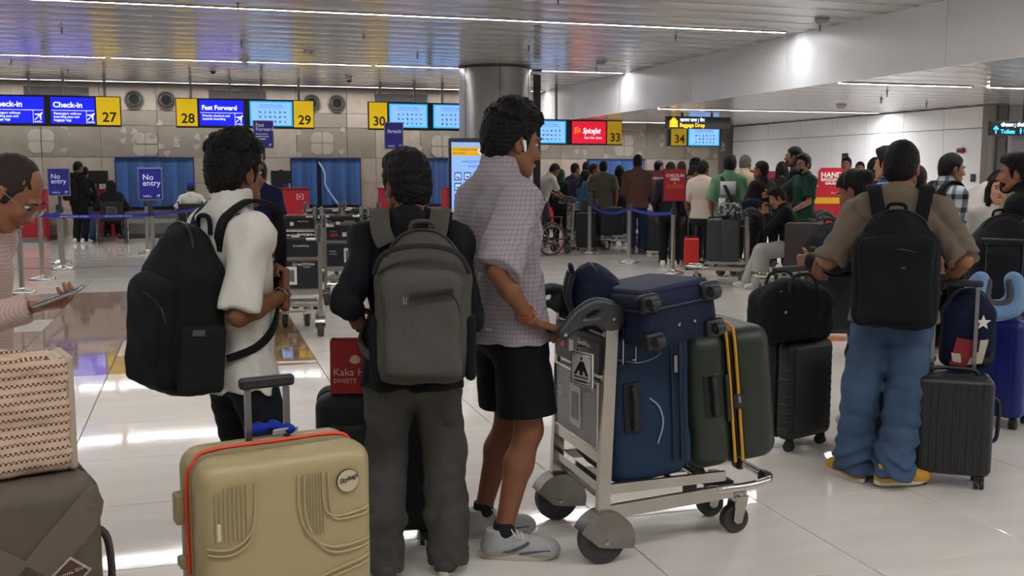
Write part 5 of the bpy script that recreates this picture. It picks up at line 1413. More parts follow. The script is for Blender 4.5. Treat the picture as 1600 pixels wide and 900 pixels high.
pull_handle(cs, .755, .935, .058, .06, mat('#1b1b1c', .4), mat('#7b7a7a', .3, .85))
tgl = thing('luggage_tie', 'blue ribbon and pale tag tied round the cream suitcase handle', 'tag', (.165, 3.06, .795), math.radians(14))
v = Vol((-.12, -.06, -.03), (.12, .06, .05), .005); v.ell((-.03, 0, 0), (.04, .02, .02), None, .01); v.ell((.02, -.01, .005), (.03, .02, .015), None, .01); v.ell((.06, -.02, -.008), (.03, .018, .012), None, .01); v.disp(wob(3, 90, .004)); obj('ribbon_knot', v.mesh(1), cloth('#142c8c'), tgl)
obj('tag', rbox((.08, .003, .02), .001, 1), mat('#c9c9cc', .5), tgl, (.05, -.03, -.01), (.5, 0, .1))

# black suitcase behind the grey-jeans man with a red sweets bag on top
ks = hard_case('black soft suitcase behind the grey jeans with a red bag on top', (*G(583, 4.19), 0), math.radians(-8), (.49, .28, .59), '#141416', r=.06, rough=.7, sidehandle=True)
obj('front_pocket', rbox((.40, .05, .42), .022, 3), mat('#171719', .7, bump=(200, .3)), ks, (0, -.145, .33))
obj('top_cap', rbox((.20, .14, .05), .02, 3), mat('#2a2c30', .4), ks, (-.05, 0, .66))
rb = thing('sweets_bag', 'red paper carrier bag from a sweet shop standing on the black suitcase', 'paper bag', (*G(553, 4.12), .657), math.radians(-14))
mb = MB(); w_, d_, h_ = .10, .055, .215
mb.add([(-w_, -d_, 0), (w_, -d_, 0), (w_, d_, 0), (-w_, d_, 0), (-w_, -d_*.7, h_), (w_, -d_*.7, h_), (w_, d_*.7, h_), (-w_, d_*.7, h_)], [[0, 1, 2, 3], [0, 4, 5, 1], [1, 5, 6, 2], [2, 6, 7, 3], [3, 7, 4, 0]])
mb.build('sack', mat('#9c1218', .5), rb); rbm = mat('#d9b9a2', .5)
text('Kaka', .042, rbm, rb, (-.088, -.052, .075), (math.pi/2+.08, 0, 0)); text('Halwai', .042, rbm, rb, (.01, -.052, .075), (math.pi/2+.08, 0, 0)); text('SWEETS', .026, rbm, rb, (-.088, -.054, .045), (math.pi/2+.08, 0, 0))
MB().lathe([(.022, 0), (.0001, -.002)], (-.0, -.045, .135), 14, 'y').build('emblem', rbm, rb)
MB().box((0, 0, h_-.004), (.17, .006, .012)).build('top_fold', mat('#7d0e13', .5), rb)

# ---- the loaded trolley's cargo (world axes: trolley points along +X)
BLUE = mat('#172d45', .75, bump=(300, .25), spec=.3, var=(50, .05)); NAVYC = mat('#131a34', .75, bump=(300, .25), spec=.3)
bl = thing('suitcase', 'steel blue fabric suitcase standing first on the loaded trolley', 'suitcase', (1.715, 3.93, .318), math.radians(90), rx=math.radians(-3))
# local x -> world y ; local y -> world -x ; width .44 along world Y, depth .36 along world X
v = Vol((-.27, -.22, -.02), (.27, .22, .66), .009); v.box((0, 0, .30), (.235, .170, .315), .05, None, .02); v.disp(wob(12, 14, .004)); obj('body', v.mesh(1), BLUE, bl)
v = Vol((-.27, -.24, .0), (.27, 0, .66), .009); v.box((0, -.165, .30), (.22, .022, .28), .02, None, .01); v.disp(wob(13, 20, .003)); obj('front_pocket', v.mesh(1), BLUE, bl)
for yy in (-.10, -.135): MB().tube(spline([(-.236, yy, .06), (-.236, yy, .52), (-.20, yy, .598), (0, yy, .605), (.20, yy, .598), (.236, yy, .52), (.236, yy, .06)], 5), .006, 6).build('zip', mat('#0c1826', .5), bl, True)
so = obj('handle_recess', rbox((.012, .075, .20), .004, 2), mat('#0b0d10', .5), bl, (-.236, .075, .30)); MB().tube(spline([(-.008, 0, -.085), (-.026, 0, -.06), (-.026, 0, .06), (-.008, 0, .085)], 4), .012, 8).build('side_handle', BLK, so, True)
MB().tube(spline([(-.238, .0, .33), (-.24, -.04, .29), (-.24, -.055, .22), (-.238, -.03, .14)], 6), .0028, 5).build('piping', mat('#9fb0c2', .4), bl, True)
MB().tube(spline([(-.238, .13, .50), (-.24, .04, .48), (-.238, -.05, .505), (-.21, -.07, .56)], 5), .0025, 5).build('piping', mat('#7f93ab', .4), bl, True)
obj('zip_puller', rbox((.008, .016, .07), .003, 1), mat('#8f959c', .3, .8), bl, (-.245, -.115, .46)); MB().tube(spline([(-.10, .05, .60), (-.08, .05, .63), (.08, .05, .63), (.10, .05, .60)], 4), .012, 8).build('top_handle', BLK, bl, True)
GREEN = mat('#222b20', .42, spec=.45, var=(30, .03))
gc = hard_case('dark green hard suitcase with a double yellow strap on the loaded trolley', (2.14, 3.965, .318), math.radians(90), (.44, .41, .58), GREEN, wheels=False, r=.07, seam='#12150f', sidehandle=False, rx=math.radians(-6))
for dy in (-.018, .018):
    q = .004; zz = .60
    MB().tube(spline([(-.222, dy, .02), (-.222, dy, .53), (-.19, dy, .592), (-.15, dy, .603), (.15, dy, .603), (.19, dy, .592), (.222, dy, .53), (.222, dy, .02)], 6), .0068, 6).build('yellow_strap', mat('#c98f12', .55), gc, True)
obj('lock', rbox((.03, .05, .06), .008, 2), BLK, gc, (-.225, -.01, .28)); obj('lock_dial', rbox((.01, .012, .03), .003, 1), mat('#8f8f92', .3, .6), gc, (-.241, -.01, .29))
rc_ = obj('handle_recess', rbox((.014, .085, .19), .012, 3), mat('#0e100d', .5), gc, (-.218, .10, .32)); MB().tube(spline([(-.006, 0, -.08), (-.022, 0, -.06), (-.022, 0, .06), (-.006, 0, .08)], 4), .012, 8).build('side_handle', mat('#171a15', .5), rc_, True)
obj('corner_rail', rbox((.014, .022, .20), .005, 2), mat('#191f17', .5), gc, (-.222, .030, .30))
# navy cabin case lying on top, wheels towards the viewer
nc = thing('suitcase', 'navy fabric cabin suitcase lying on top with its wheels towards the viewer', 'suitcase', tuple(at3(1068, 498, 3.93)+V(-.03, .24, .0)), math.radians(6), rx=math.radians(-3), ry=math.radians(-8))
v = Vol((-.26, -.30, -.16), (.26, .30, .16), .009); v.box((0, 0, 0), (.168, .24, .108), .035, None, .02); v.disp(wob(15, 15, .0035)); obj('body', v.mesh(1), NAVYC, nc)
MB().tube(spline([(-.171, -.21, .045), (-.145, -.243, .045), (.145, -.243, .045), (.171, -.21, .045), (.171, .21, .045), (-.171, .21, .045)], 5, True), .006, 6, closed=True).build('zip', mat('#0a0e22', .5), nc, True)
obj('lid_panel', rbox((.30, .44, .03), .014, 3), mat('#172040', .75, bump=(300, .25)), nc, (0, 0, .108))
for sx in (-1, 1):
    for sz in (-1, 1):
        ho = obj('wheel_housing', rbox((.085, .06, .075), .02, 3), mat('#101116', .45), nc, (sx*.135, -.235, sz*.072))
        MB().lathe([(.0001, -.018), (.022, -.018), (.025, -.008), (.025, .008), (.022, .018), (.0001, .018)], axis='x', n=16).build('wheel', mat('#1f2024', .5), ho, True, (0, -.045, 0)); MB().box((0, -.035, 0), (.05, .03, .02)).build('fork', mat('#26272b', .4), ho)
for sx in (-.02, .05): MB().lathe([(.008, 0), (.006, -.006), (.0001, -.007)], (sx, -.242, -.03), 10, 'y').build('stud', STEELF, nc, True)
# navy backpack leaning beside it in the trolley basket
def soft_pack(name, label, cat, loc, rz, size, color, pocket=None, res=.008, rx=0., ry=0., seed=1, zipc='#101012', taper=.82, group=None, m=None, pocketm=None):
    """soft backpack: local x width, y depth (-y = outer face), z up from its base"""
    w, d, hh = size; t = thing(name, label, cat, loc, rz, group, rx, ry); m = m or cloth(color, .3)
    v = Vol((-w*.65, -d*.9, -.04), (w*.65, d*.8, hh+.06), res)
    v.box((0, 0, hh*.40), (w*.5, d*.44, hh*.40), min(w, d)*.30, None, .05); v.ell((0, 0, hh*.74), (w*.47*taper*1.06, d*.40, hh*.27), None, .06)
    v.disp(wob(seed, 18, .005)); v.disp(wob(seed+1, 50, .002)); obj('main_bag', v.mesh(1), m, t)
    if pocket:
        pw, ph, pz = pocket; v = Vol((-w*.6, -d*.9, -.03), (w*.6, 0, hh), res)
        v.box((0, -d*.42, hh*pz), (w*.5*pw, d*.16, hh*ph*.5), d*.12, None, .03); v.ell((0, -d*.42, hh*(pz+ph*.42)), (w*.46*pw, d*.14, hh*.10), None, .04); v.disp(wob(seed+4, 22, .004)); obj('front_pocket', v.mesh(1), pocketm or m, t)
        zz = hh*(pz+ph*.30); MB().tube(spline([(-w*.48*pw, -d*.50, zz-.06), (-w*.40*pw, -d*.565, zz), (0, -d*.60, zz+.035), (w*.40*pw, -d*.565, zz), (w*.48*pw, -d*.50, zz-.06)], 5), .004, 6).build('pocket_zip', mat(zipc, .5), t, True)
    MB().tube(spline([(-w*.49, -d*.1, hh*.30), (-w*.46, -d*.12, hh*.62), (-w*.30, -d*.10, hh*.93), (0, -d*.08, hh*1.015), (w*.30, -d*.10, hh*.93), (w*.46, -d*.12, hh*.62), (w*.49, -d*.1, hh*.30)], 6), .005, 6).build('main_zip', mat(zipc, .5), t, True)
    MB().tube(spline([(-.045, d*.30, hh*.95), (-.035, d*.28, hh*1.05), (.035, d*.28, hh*1.05), (.045, d*.30, hh*.95)], 5), .009, 8).build('grab_handle', m, t, True)
    return t
nb = soft_pack('backpack', 'navy backpack slumped in the trolley basket behind the handle', 'backpack', (1.655, 3.95, .815), math.radians(75), (.36, .22, .37), '#10142c', (.8, .5, .3), rx=math.radians(-20), ry=math.radians(0), seed=7)
for sx in (-1, 1): ribbon([(sx*.07, .07, .36), (sx*.075, .115, .28), (sx*.08, .120, .16), (sx*.10, .09, .05)], [(0, 1, .3), (0, 1, .1), (0, 1, 0), (0, 1, -.2)], .07, .02, 6).build('shoulder_strap', mat('#0c0f20', .8), nb, True)

# ---- right hand side luggage
rb1 = hard_case('tall black ribbed suitcase under the black duffel bag', (3.20, 5.0, 0), math.radians(20), (.38, .25, .55), '#111113', ('h', 10, .004), r=.045, rough=.5, handle=1.0, hcol=mat('#3b3b3e', .35, .8))
df = thing('duffel_bag', 'black duffel bag resting on the tall ribbed suitcase', 'bag', (3.11, 4.93, .620), math.radians(5))
v = Vol((-.30, -.20, -.03), (.30, .20, .40), .009); v.box((0, 0, .15), (.235, .13, .15), .09, None, .05); v.ell((0, 0, .24), (.17, .10, .10), None, .06); v.disp(wob(31, 16, .010)); v.disp(wob(32, 42, .003)); obj('sack', v.mesh(1), cloth('#0e0e10', .5), df)
MB().tube(spline([(-.18, 0, .27), (-.08, -.02, .33), (.08, -.02, .33), (.18, 0, .27)], 5), .006, 6).build('zip', mat('#2a2a2c', .4, .4), df, True); obj('metal_tag', rbox((.05, .006, .014), .002, 1), mat('#b5b3b0', .3, .8), df, (-.13, -.10, .285), (.6, 0, .3)); MB().lathe([(.008, 0), (.0001, -.005)], axis='y', n=10).build('stud', mat('#c9c7c4', .3, .8), df, loc=(-.14, -.145, .18))
for sy in (-1, 1): MB().tube(spline([(-.10, sy*.11, .22), (-.07, sy*.10, .36), (.07, sy*.10, .36), (.10, sy*.11, .22)], 5), .010, 8).build('carry_handle', mat('#101012', .7), df, True)
gs = hard_case('dark grey vertically ribbed suitcase by the tan shirt man\'s right leg', (3.545, 4.14, 0), math.radians(-35), (.36, .23, .49), '#1b1b20', ('v', 9, .004), r=.04, rough=.42, handle=1.0, hcol=mat('#8e8c8c', .28, .9))
sp = soft_pack('backpack', 'small navy backpack with a white star and red patches on the grey suitcase', 'backpack', (3.70, 4.24, .56), math.radians(-25), (.25, .17, .40), '#0f1530', None, res=.007, seed=17)
star = [(.038*(1 if i % 2 == 0 else .42)*math.sin(i*math.pi/5), .038*(1 if i % 2 == 0 else .42)*math.cos(i*math.pi/5)) for i in range(10)]
MB().prism(star, -.094, -.100).build('star_patch', mat('#d5d2cc', .6), sp, loc=(.045, 0, .245))
MB().prism([(-.105, .03), (-.02, .02), (.03, .15), (-.075, .165)], -.088, -.094).build('red_patch', mat('#7d1220', .6), sp)
MB().prism([(-.02, .03), (.05, .04), (.075, .16), (.035, .155), (.03, .10), (-.01, .06)], -.094, -.100).build('cream_patch', mat('#b0a690', .6), sp); MB().prism([(-.09, .045), (-.05, .04), (-.055, .085), (-.10, .09)], -.094, -.099).build('cream_patch', mat('#b0a690', .6), sp)
MB().prism([(.06, .03), (.10, .05), (.11, .10), (.085, .09), (.09, .07), (.06, .07)], -.080, -.090).build('dark_patch', mat('#17130f', .6), sp)
bs = hard_case('royal blue hard suitcase at the right edge with a neck pillow on top', (4.66, 5.12, 0), math.radians(-62), (.46, .30, .60), '#0d1c6c', ('v', 4, .003), r=.05, rough=.4, handle=1.12, hcol=mat('#2c2c30', .3, .7))
stk = MB().box((0, 0, 0), (.10, .002, .12)).build('sticker', mat('#b08a1a', .5), bs, loc=(.02, -.156, .52)); text('MIND', .035, mat('#16204e', .5), stk, (-.045, -.003, .0), bold=.002); text('BLOW', .028, mat('#16204e', .5), stk, (-.045, -.003, -.04)); text("It's OK", .03, mat('#dfe3f0', .5), bs, (-.03, -.158, .60), bold=.001)
npil = thing('neck_pillow', 'light blue and grey neck pillow hooked over the blue suitcase handle', 'neck pillow', (4.56, 5.0, .655), math.radians(-20))
v = Vol((-.2, -.12, -.02), (.2, .12, .36), .008); v.chain([(-.095, 0, .25), (-.125, 0, .17), (-.095, 0, .09), (0, 0, .062), (.095, 0, .09), (.125, 0, .17), (.095, 0, .25)], [.05, .06, .062, .060, .062, .06, .05], .02, 3); obj('cushion', v.mesh(1), cloth('#6f93b8', .25), npil)
v = Vol((-.1, -.1, .0), (.1, .1, .3), .008); v.chain([(-.06, -.03, .24), (-.07, -.035, .15), (-.04, -.035, .11), (.04, -.035, .11), (.07, -.035, .15), (.06, -.03, .24)], [.022]*6, .01, 3); obj('grey_lining', v.mesh(1), cloth('#4c4d52', .25), npil)
bk2 = hard_case('black suitcase standing between the tan shirt man\'s legs and the grey case', (3.66, 4.72, 0), math.radians(-30), (.34, .23, .48), '#121214', None, r=.045, rough=.55)
big = soft_pack('backpack', 'large dark charcoal backpack standing on luggage behind the grey suitcase', 'backpack', (5.10, 5.55, .70), math.radians(-20), (.44, .30, .56), '#17181d', (.8, .55, .33), res=.011, seed=27)
bcase = hard_case('dark suitcase under the large charcoal backpack', (5.12, 5.58, 0), math.radians(-20), (.44, .30, .63), '#15161a', None, r=.05, rough=.6)
# ------------------------------------------------------------------ foreground people
def to_local(loc, face, px, py, D): return local_of(loc, face, at3(px, py, D))
BODY = {}
# old man at the left edge looking at his phone
loc, fc = G(-62, 3.42), 100
p1 = make_person('balding older man in a pink shirt and glasses reading his phone', loc, fc, H=1.66, g=1.02, res=.009, fine=True, skin='#8a5c42', lean=4, head=(0, 38, 4), hunch=.05,
    hair='bald', hair_col='#2f2621', seed=3, top=dict(kind='shirt', sleeve='long', hem=.16, loose=.02, mat=lines_mat('#a88e84', '#c2aca0', [((1, 1, .3), .013), ((0, 1, 1), .011)], .3, key='pinkprint')),
    bottom=dict(color='#2a2c33'), shoes=('flat', '#2a2522', '#1c1a19'),
    arms=dict(R=dict(w=to_local(loc, fc, 48, 480, 3.22), pole=(.6, -.6, -1), dir=(.10, 1, .12), palm=(-.2, 0, 1), thumb=(-1, 0, .2), curl=.72, thumbout=1.1), L=dict(w=(-.16, .02, .80), pole=(-.6, -.6, -1), dir=(.1, .2, -1), palm=(0, 0, 1), thumb=(1, 0, 0))))
BODY['p1'] = p1
def glasses(p, col='#8f8a80'):
    hp, s = p['hp'], p['s']; g_ = thing('glasses', 'thin rimmed glasses worn by the balding older man', 'glasses', (*p['loc'], 0), -math.radians(p['face']))
    for sx in (-1, 1):
        MB().tube([hp(sx*.033+.024*math.cos(a), .112, -.004+.018*math.sin(a)) for a in np.linspace(0, 6.28, 17)[:-1]], .0016, 5, closed=True).build('rim', mat(col, .3, .8), g_, True)
        MB().add([hp(sx*.033+.023*math.cos(a), .112, -.004+.017*math.sin(a)) for a in np.linspace(0, 6.28, 17)[:-1]], [list(range(16))]).build('lens', GLASS, g_)
        MB().tube([hp(sx*.057, .110, 0), hp(sx*.076, .06, .004), hp(sx*.080, -.005, .006), hp(sx*.078, -.02, -.012)], .0016, 5).build('temple', mat(col, .3, .8), g_, True)
    MB().tube([hp(-.01, .112, 0), hp(0, .117, .003), hp(.01, .112, 0)], .0016, 5).build('bridge', mat(col, .3, .8), g_, True)
    return g_
GLASS = bpy.data.materials.new('lens_glass'); GLASS.use_nodes = True; gb = GLASS.node_tree.nodes['Principled BSDF']; gb.inputs['Transmission Weight'].default_value = 1; gb.inputs['Roughness'].default_value = .02; gb.inputs['IOR'].default_value = 1.1
glasses(p1)
ph = thing('phone', 'silver phone in a case held by the balding older man', 'phone', tuple(at3(92, 463, 3.16)), math.radians(-14), ry=math.radians(-20), rx=math.radians(8))
obj('case', rbox((.155, .078, .011), (.012, .012, .005), 3), mat('#8f9298', .3, .5), ph); obj('screen', rbox((.148, .071, .002), (.010, .010, .0009), 3), mat('#10151c', .1), ph, (0, 0, .0058)); obj('camera_bump', rbox((.03, .028, .004), (.006, .006, .0018), 2), mat('#2a2a2e', .3), ph, (.05, .015, -.007))

# white shirt man with the black backpack
loc, fc = G(362, 3.76), 62
p2 = make_person('curly haired man in a white rolled sleeve shirt wearing a black backpack', loc, fc, H=1.675, g=1.0, res=.008, fine=True, skin='#74492f', head=(-12, 2, 0), hair='curly', seed=5,
    top=dict(kind='shirt', color='#c9c5bb', sleeve='roll', slen=.93, hem=.13, loose=.020, fold=.012), bottom=dict(color='#12151d'), shoes=('runner', '#6c6c6c', '#b9b4a8'),
    arms=dict(R=dict(el=(.195, -.095, 1.045), w=(.150, .125, 1.10), dir=(-.12, .10, 1), palm=(-.5, -1, 0), thumb=(-1, .4, 0), curl=1.3, sleeve='short'), L=dict(w=(-.22, .12, .82), roll=.3, curl=.5)))
w = p2['J'][1][1]; el = p2['J'][1][0]; d = unit(w-el)
br = thing('bangle', 'thin silver bangle on the white shirt man\'s wrist', 'bracelet', (*loc, 0), -math.radians(fc)); c = w-d*.02
u1 = unit(np.cross(d, (0, 0, 1))); u2 = np.cross(d, u1)
MB().tube([c+.034*(u1*math.cos(a)+u2*math.sin(a)) for a in np.linspace(0, 6.28, 21)[:-1]], .003, 6, closed=True).build('ring', mat('#b9b4ac', .25, .9), br, True)
def worn_pack(p, label, size, z, color, lift=.01, gap=.0, tilt=0., pocket=None, seed=1, res=.008, strapcol=None, m=None, pocketm=None, width=.065, lean=0., x=0., top=(-.16, .42), xs=.105, group=None):
    w_, d_, h_ = size; offl = V(x, -(.125+gap)*p['s']-d_*.5, z); W = world_of(p, offl)
    t = soft_pack('backpack', label, 'backpack', tuple(W), -math.radians(p['face']), size, color, pocket, res, seed=seed, rx=math.radians(tilt), m=m, pocketm=pocketm, group=group)
    straps(p, t, strapcol or cloth(color), width, .014, xs=xs, top=top, off=offl, lift=lift)
    return t
bp2 = worn_pack(p2, 'large black backpack on the white shirt man\'s back', (.33, .25, .60), .765, '#0f0f10', lift=.035, gap=-.01, pocket=(.86, .62, .36), seed=41, tilt=-5)
MB().tube(spline([(-.17, .02, .10), (-.17, .0, .25), (-.165, -.05, .33)], 5), .004, 6).build('side_zip', mat('#2a2a2c', .5), bp2, True)
v = Vol((.1, -.12, .0), (.24, .12, .30), .008); v.box((.165, 0, .14), (.022, .085, .12), .02, None, .01); obj('bottle_pocket', v.mesh(1), cloth('#151516'), bp2)
MB().box((.19, -.03, .235), (.004, .045, .02)).build('fabric_tag', mat('#4a4a4c', .7), bp2)

# man in black jacket with the grey backpack
loc, fc = G(642, 3.82), 14
p3 = make_person('bearded man in a black jacket and grey jeans wearing a grey backpack', loc, fc, H=1.625, g=1.06, res=.008, fine=True, skin='#6b432e', head=(-30, 6, 0), hair='thick', seed=9, beard='#0c0a09', sho_w=1.02,
    top=dict(kind='jacket', color='#0c0d12', sleeve='long', hem=.115, loose=.019, fold=.010), bottom=dict(mat=mat('#42403c', .85, bump=(18, .5, (1, 1, .5)), var=(5, .28), spec=.2, key='greyjeans'), hemr=.075, loose=.024, fold=.010, name='jeans'), shoes=('canvas', '#3a3632', '#b7b0a2'), feet=[(-.12, -.03, -12), (.13, .03, 14)],
    arms=dict(L=dict(w=to_local(loc, fc, 547, 478, 3.88), pole=(-.05, -1, -.2), dir=(.45, .15, -1), palm=(.6, .8, 0), thumb=(.5, -.2, .2), curl=.45), R=dict(w=(.19, .22, .95), pole=(.3, -1, -.5), dir=(-.6, .6, .2), curl=.8)))
GREYF = mat('#4a4741', .9, bump=(260, .35), var=(120, .10), spec=.2)
bp3 = worn_pack(p3, 'grey fabric backpack on the man in the black jacket', (.335, .20, .54), .800, '#45423d', lift=.02, gap=.0, pocket=(.80, .66, .40), seed=51, m=GREYF, pocketm=mat('#504d47', .9, bump=(260, .35), var=(120, .08), spec=.2), strapcol=GREYF, width=.072, x=.05, top=(-.16, .47), xs=.115)
MB().tube(spline([(-.165, -.08, .40), (-.12, -.125, .475), (0, -.14, .50), (.12, -.125, .475), (.165, -.08, .40)], 6), .009, 6).build('dark_band', mat('#17171a', .8), bp3, True)
ob = obj('pocket_opening', rbox((.15, .010, .020), (.006, .004, .006), 2), mat('#0d0d0f', .7), bp3, (.035, -.138, .335), (0, math.radians(-7), 0)); MB().tube([(-.06, -.145, .325), (-.058, -.147, .30), (-.052, -.147, .30), (-.05, -.145, .325)], .002, 5, closed=True).build('zip_puller', STEELF, bp3, True)
for sx in (-1, 1):
    v = Vol((-.25, -.12, .0), (.25, .12, .30), .008); v.box((sx*.168, .0, .13), (.020, .075, .115), .018, None, .01); obj('mesh_pocket', v.mesh(1), cloth('#0d0d0f'), bp3)

ST3 = mat('#26241f', .9); P = p3['P']
for sx in (-1, 1): stitched(p3['trousers'], [(sx*.085+a, P[2]+b) for a, b in ((-.055, .0), (.055, .0), (.055, -.075), (.0, -.115), (-.055, -.075))], ST3, 'back_pocket', n=4)
stitched(p3['trousers'], [(0, P[2]+.05), (0, P[2]-.02), (0, P[2]-.10)], ST3, 'seam', closed=False)
# tall man in checked shirt and shorts pushing the trolley
loc, fc = G(792, 4.15), 84
def WL(x, y, z): return local_of(loc, fc, (x, y, z))
p4 = make_person('tall man in a checked shirt and black shorts pushing the loaded trolley', loc, fc, H=1.815, g=.98, res=.008, fine=True, skin='#7f5138', head=(6, 14, 0), hair='curly', seed=12, lean=-4, twist=-8, hunch=.02, pel=(0, 0, .952),
    top=dict(kind='shirt', sleeve='short', slen=1.0, hem=.075, loose=.034, flare=.01, fold=.008, mat=lines_mat('#968d92', '#777079', [((1, .9, 0), .018), ((0, 0, 1), .018)], .2, key='checkshirt')),
    bottom=dict(kind='shorts', color='#0a0a0b', frac=.86, loose=.028, flare=1.3), shoes=('runner', '#9a9a96', '#bdb7a5', 1.03),
    feet=[(*WL(1.115, 4.09, 0)[:2], 14), (*WL(1.13, 3.83, 0)[:2], 26)],
    arms=dict(R=dict(w=WL(1.215, 3.745, .975), pole=(.5, -.8, -.6), dir=WL(loc[0]+1, loc[1]+.10, -.35), palm=(0, .1, -1), thumb=(-1, .2, 0), curl=.62), L=dict(w=WL(1.215, 4.03, .975), pole=(-.5, -.8, -.6), dir=WL(loc[0]+1, loc[1], -.3), palm=(0, .1, -1), thumb=(1, .2, 0), curl=.62)))
ear = thing('earbud', 'white earbud in the checked shirt man\'s right ear', 'earbud', (*loc, 0), -math.radians(fc)); hp = p4['hp']
MB().tube([hp(.087, .006, -.004), hp(.090, .010, -.018), hp(.088, .014, -.034)], [.008, .006, .0045], 8).build('stem', mat('#e6e4e0', .25), ear, True); MB().lathe([(.0001, -.007), (.006, -.005), (.008, 0), (.006, .005), (.0001, .007)], n=10).build('bud', mat('#e6e4e0', .25), ear, True, hp(.087, .004, .0))
w = p4['J'][1][1]; el = p4['J'][1][0]; d = unit(w-el); u1 = unit(np.cross(d, (0, 0, 1))); u2 = np.cross(d, u1)
for k_, (off, col, lab) in enumerate(((.045, '#9c3d22', 'orange thread bracelet on the checked shirt man\'s wrist'), (.018, '#b98f3c', 'thin golden bracelet on the checked shirt man\'s wrist'))):
    br = thing('bracelet', lab, 'bracelet', (*loc, 0), -math.radians(fc)); c = w-d*off
    MB().tube([c+(.033+.002*k_)*(u1*math.cos(a)+u2*math.sin(a)) for a in np.linspace(0, 6.28, 21)[:-1]], .0042 if k_ == 0 else .0022, 6, closed=True).build('band', mat(col, .5, .0 if k_ == 0 else .8), br, True)
for i in (0, 1):
    a = p4['ankles'][i]; MB().lathe([(.044, -.005), (.045, .03), (.041, .062)], n=18).build('sock', mat('#111113', .9), p4['root'], True, tuple(a))
tagb = obj('brand_tab', rbox((.028, .003, .010), .001, 1), mat('#b9b7b4', .5), p4['root'], tuple(p4['P']+V(.12, -.13, -.02)), (0, 0, .6))

# man in tan t-shirt
loc, fc = G(1403, 5.12), 34
p5 = make_person('man in a tan t-shirt and blue jeans wearing a black backpack', loc, fc, H=1.705, g=1.10, res=.009, fine=True, skin='#8a5b40', head=(18, 4, 0), hair='short', seed=15, beard='#0c0a09', sho_w=1.1, lean=3,
    top=dict(kind='tee', color='#6d6053', sleeve='short', slen=.98, hem=.10, loose=.028, fold=.012), bottom=dict(mat=mat('#3d5269', .85, bump=(16, .5, (1, 1, .5)), var=(4, .25), spec=.2, key='bluejeans'), hemr=.088, loose=.028, fold=.012, stack=.010, drop=.055, name='jeans'), shoes=('canvas', '#b98a1e', '#d3ccba'),
    feet=[(*to_local(loc, fc, 1332, 742, 5.2)[:2], -32), (*to_local(loc, fc, 1392, 757, 5.06)[:2], 62)],
    arms=dict(L=dict(w=to_local(loc, fc, 1281, 402, 5.46), pole=(-.45, -.7, -1), dir=(-.15, .5, -.8), palm=(.3, .3, -1), thumb=(1, .2, 0), curl=.75), R=dict(w=to_local(loc, fc, 1482, 432, 5.16), pole=(.5, -.6, -1), dir=(-.7, .5, -.2), palm=(-.5, 0, -1), thumb=(-.2, 1, 0), curl=.75)))
bp5 = worn_pack(p5, 'plain black backpack on the tan t-shirt man', (.40, .20, .56), .80, '#0e0f12', lift=.02, gap=.0, pocket=(.84, .70, .42), seed=61, x=-.02, res=.009, top=(-.16, .40), xs=.12)
obj('pocket_badge', rbox((.02, .004, .012), .001, 1), mat('#33343a', .4), bp5, (.03, -.13, .30))

ST5 = mat('#22364c', .9); P = p5['P']
for sx in (-1, 1): stitched(p5['trousers'], [(sx*.09+a, P[2]+b) for a, b in ((-.06, .01), (.06, .01), (.058, -.085), (.0, -.115), (-.058, -.085))], ST5, 'back_pocket', n=4)
stitched(p5['trousers'], [(0, P[2]+.05), (0, P[2]-.02), (0, P[2]-.10)], ST5, 'seam', closed=False)
# ------------------------------------------------------------------ the crowd (column in picture, distance, height, facing relative to the viewer: 0 away, 90 right, 180 towards)
CROWD = 'people in the check-in crowd'
def bgp(label, px, D, H, rel, topc, botc, shoec=('flat', '#2a2826', '#6d6a66'), **kw):
    lo = G(px, D); kw.setdefault('res', .017 if D > 11 else .013)
    topd = dict(kind='tee', sleeve='short'); topd.update(topc if isinstance(topc, dict) else dict(color=topc))
    botd = dict(); botd.update(botc if isinstance(botc, dict) else dict(color=botc))
    rel_pix = math.degrees(math.atan((px-800)/1600))
    return make_person(label, lo, CAM_YAW+rel_pix+rel, H=H, top=topd, bottom=botd, shoes=shoec, group=CROWD, seed=int(px), **kw)
DK = '#14151a'
def fwd_arms(z=1.0, y=.32, x=.10, **k): return dict(L=dict(w=(-x, y, z), curl=.7, **k), R=dict(w=(x, y, z), curl=.7, **k))
q = bgp('young man in black with a backpack at the left counter', 124, 22.2, 1.77, 40, dict(color='#101114', kind='jacket', sleeve='long'), '#101114', ('flat', '#c9c6c0', '#c9c6c0'), head=(10, 12, 0), arms=fwd_arms(1.1, .3))
worn_pack(q, 'black backpack on the young man at the left counter', (.32, .2, .48), .93, '#0d0e11', res=.014, seed=71)
bgp('person in light jeans half hidden behind the young man in black', 136, 22.9, 1.66, 20, dict(color='#15161c', sleeve='long'), '#3a5878')
bgp('man in a navy t-shirt standing behind the white shirt man', 407, 10.9, 1.66, 15, dict(color='#0d1330', loose=.03), '#1a1b20', ('flat', '#33302d', '#55514c'), sho_w=1.05)
bgp('counter clerk with dark hair behind the red desk', 440, 25.6, 1.60, 150, '#2a2f58', DK, head=(0, 15, 0))
bgp('man in a white t-shirt leaning over a trolley near the column', 845, 21.6, 1.80, 62, '#bdb9b0', '#23252b', lean=24, head=(0, 8, 0), arms=fwd_arms(.98, .55))
bgp('person in a dark green hood and dark jacket near the column', 875, 22.3, 1.60, 20, dict(color='#1c2622', kind='jacket', sleeve='long'), DK, hair='hood', hair_col='#1d3a2a')
bgp('man in a purple shirt looking right in the crowd', 897, 22.7, 1.73, 40, '#33284a', DK, head=(20, 0, 0))
bgp('dark haired man behind the woman in denim', 915, 23.0, 1.76, 10, '#23252e', DK)
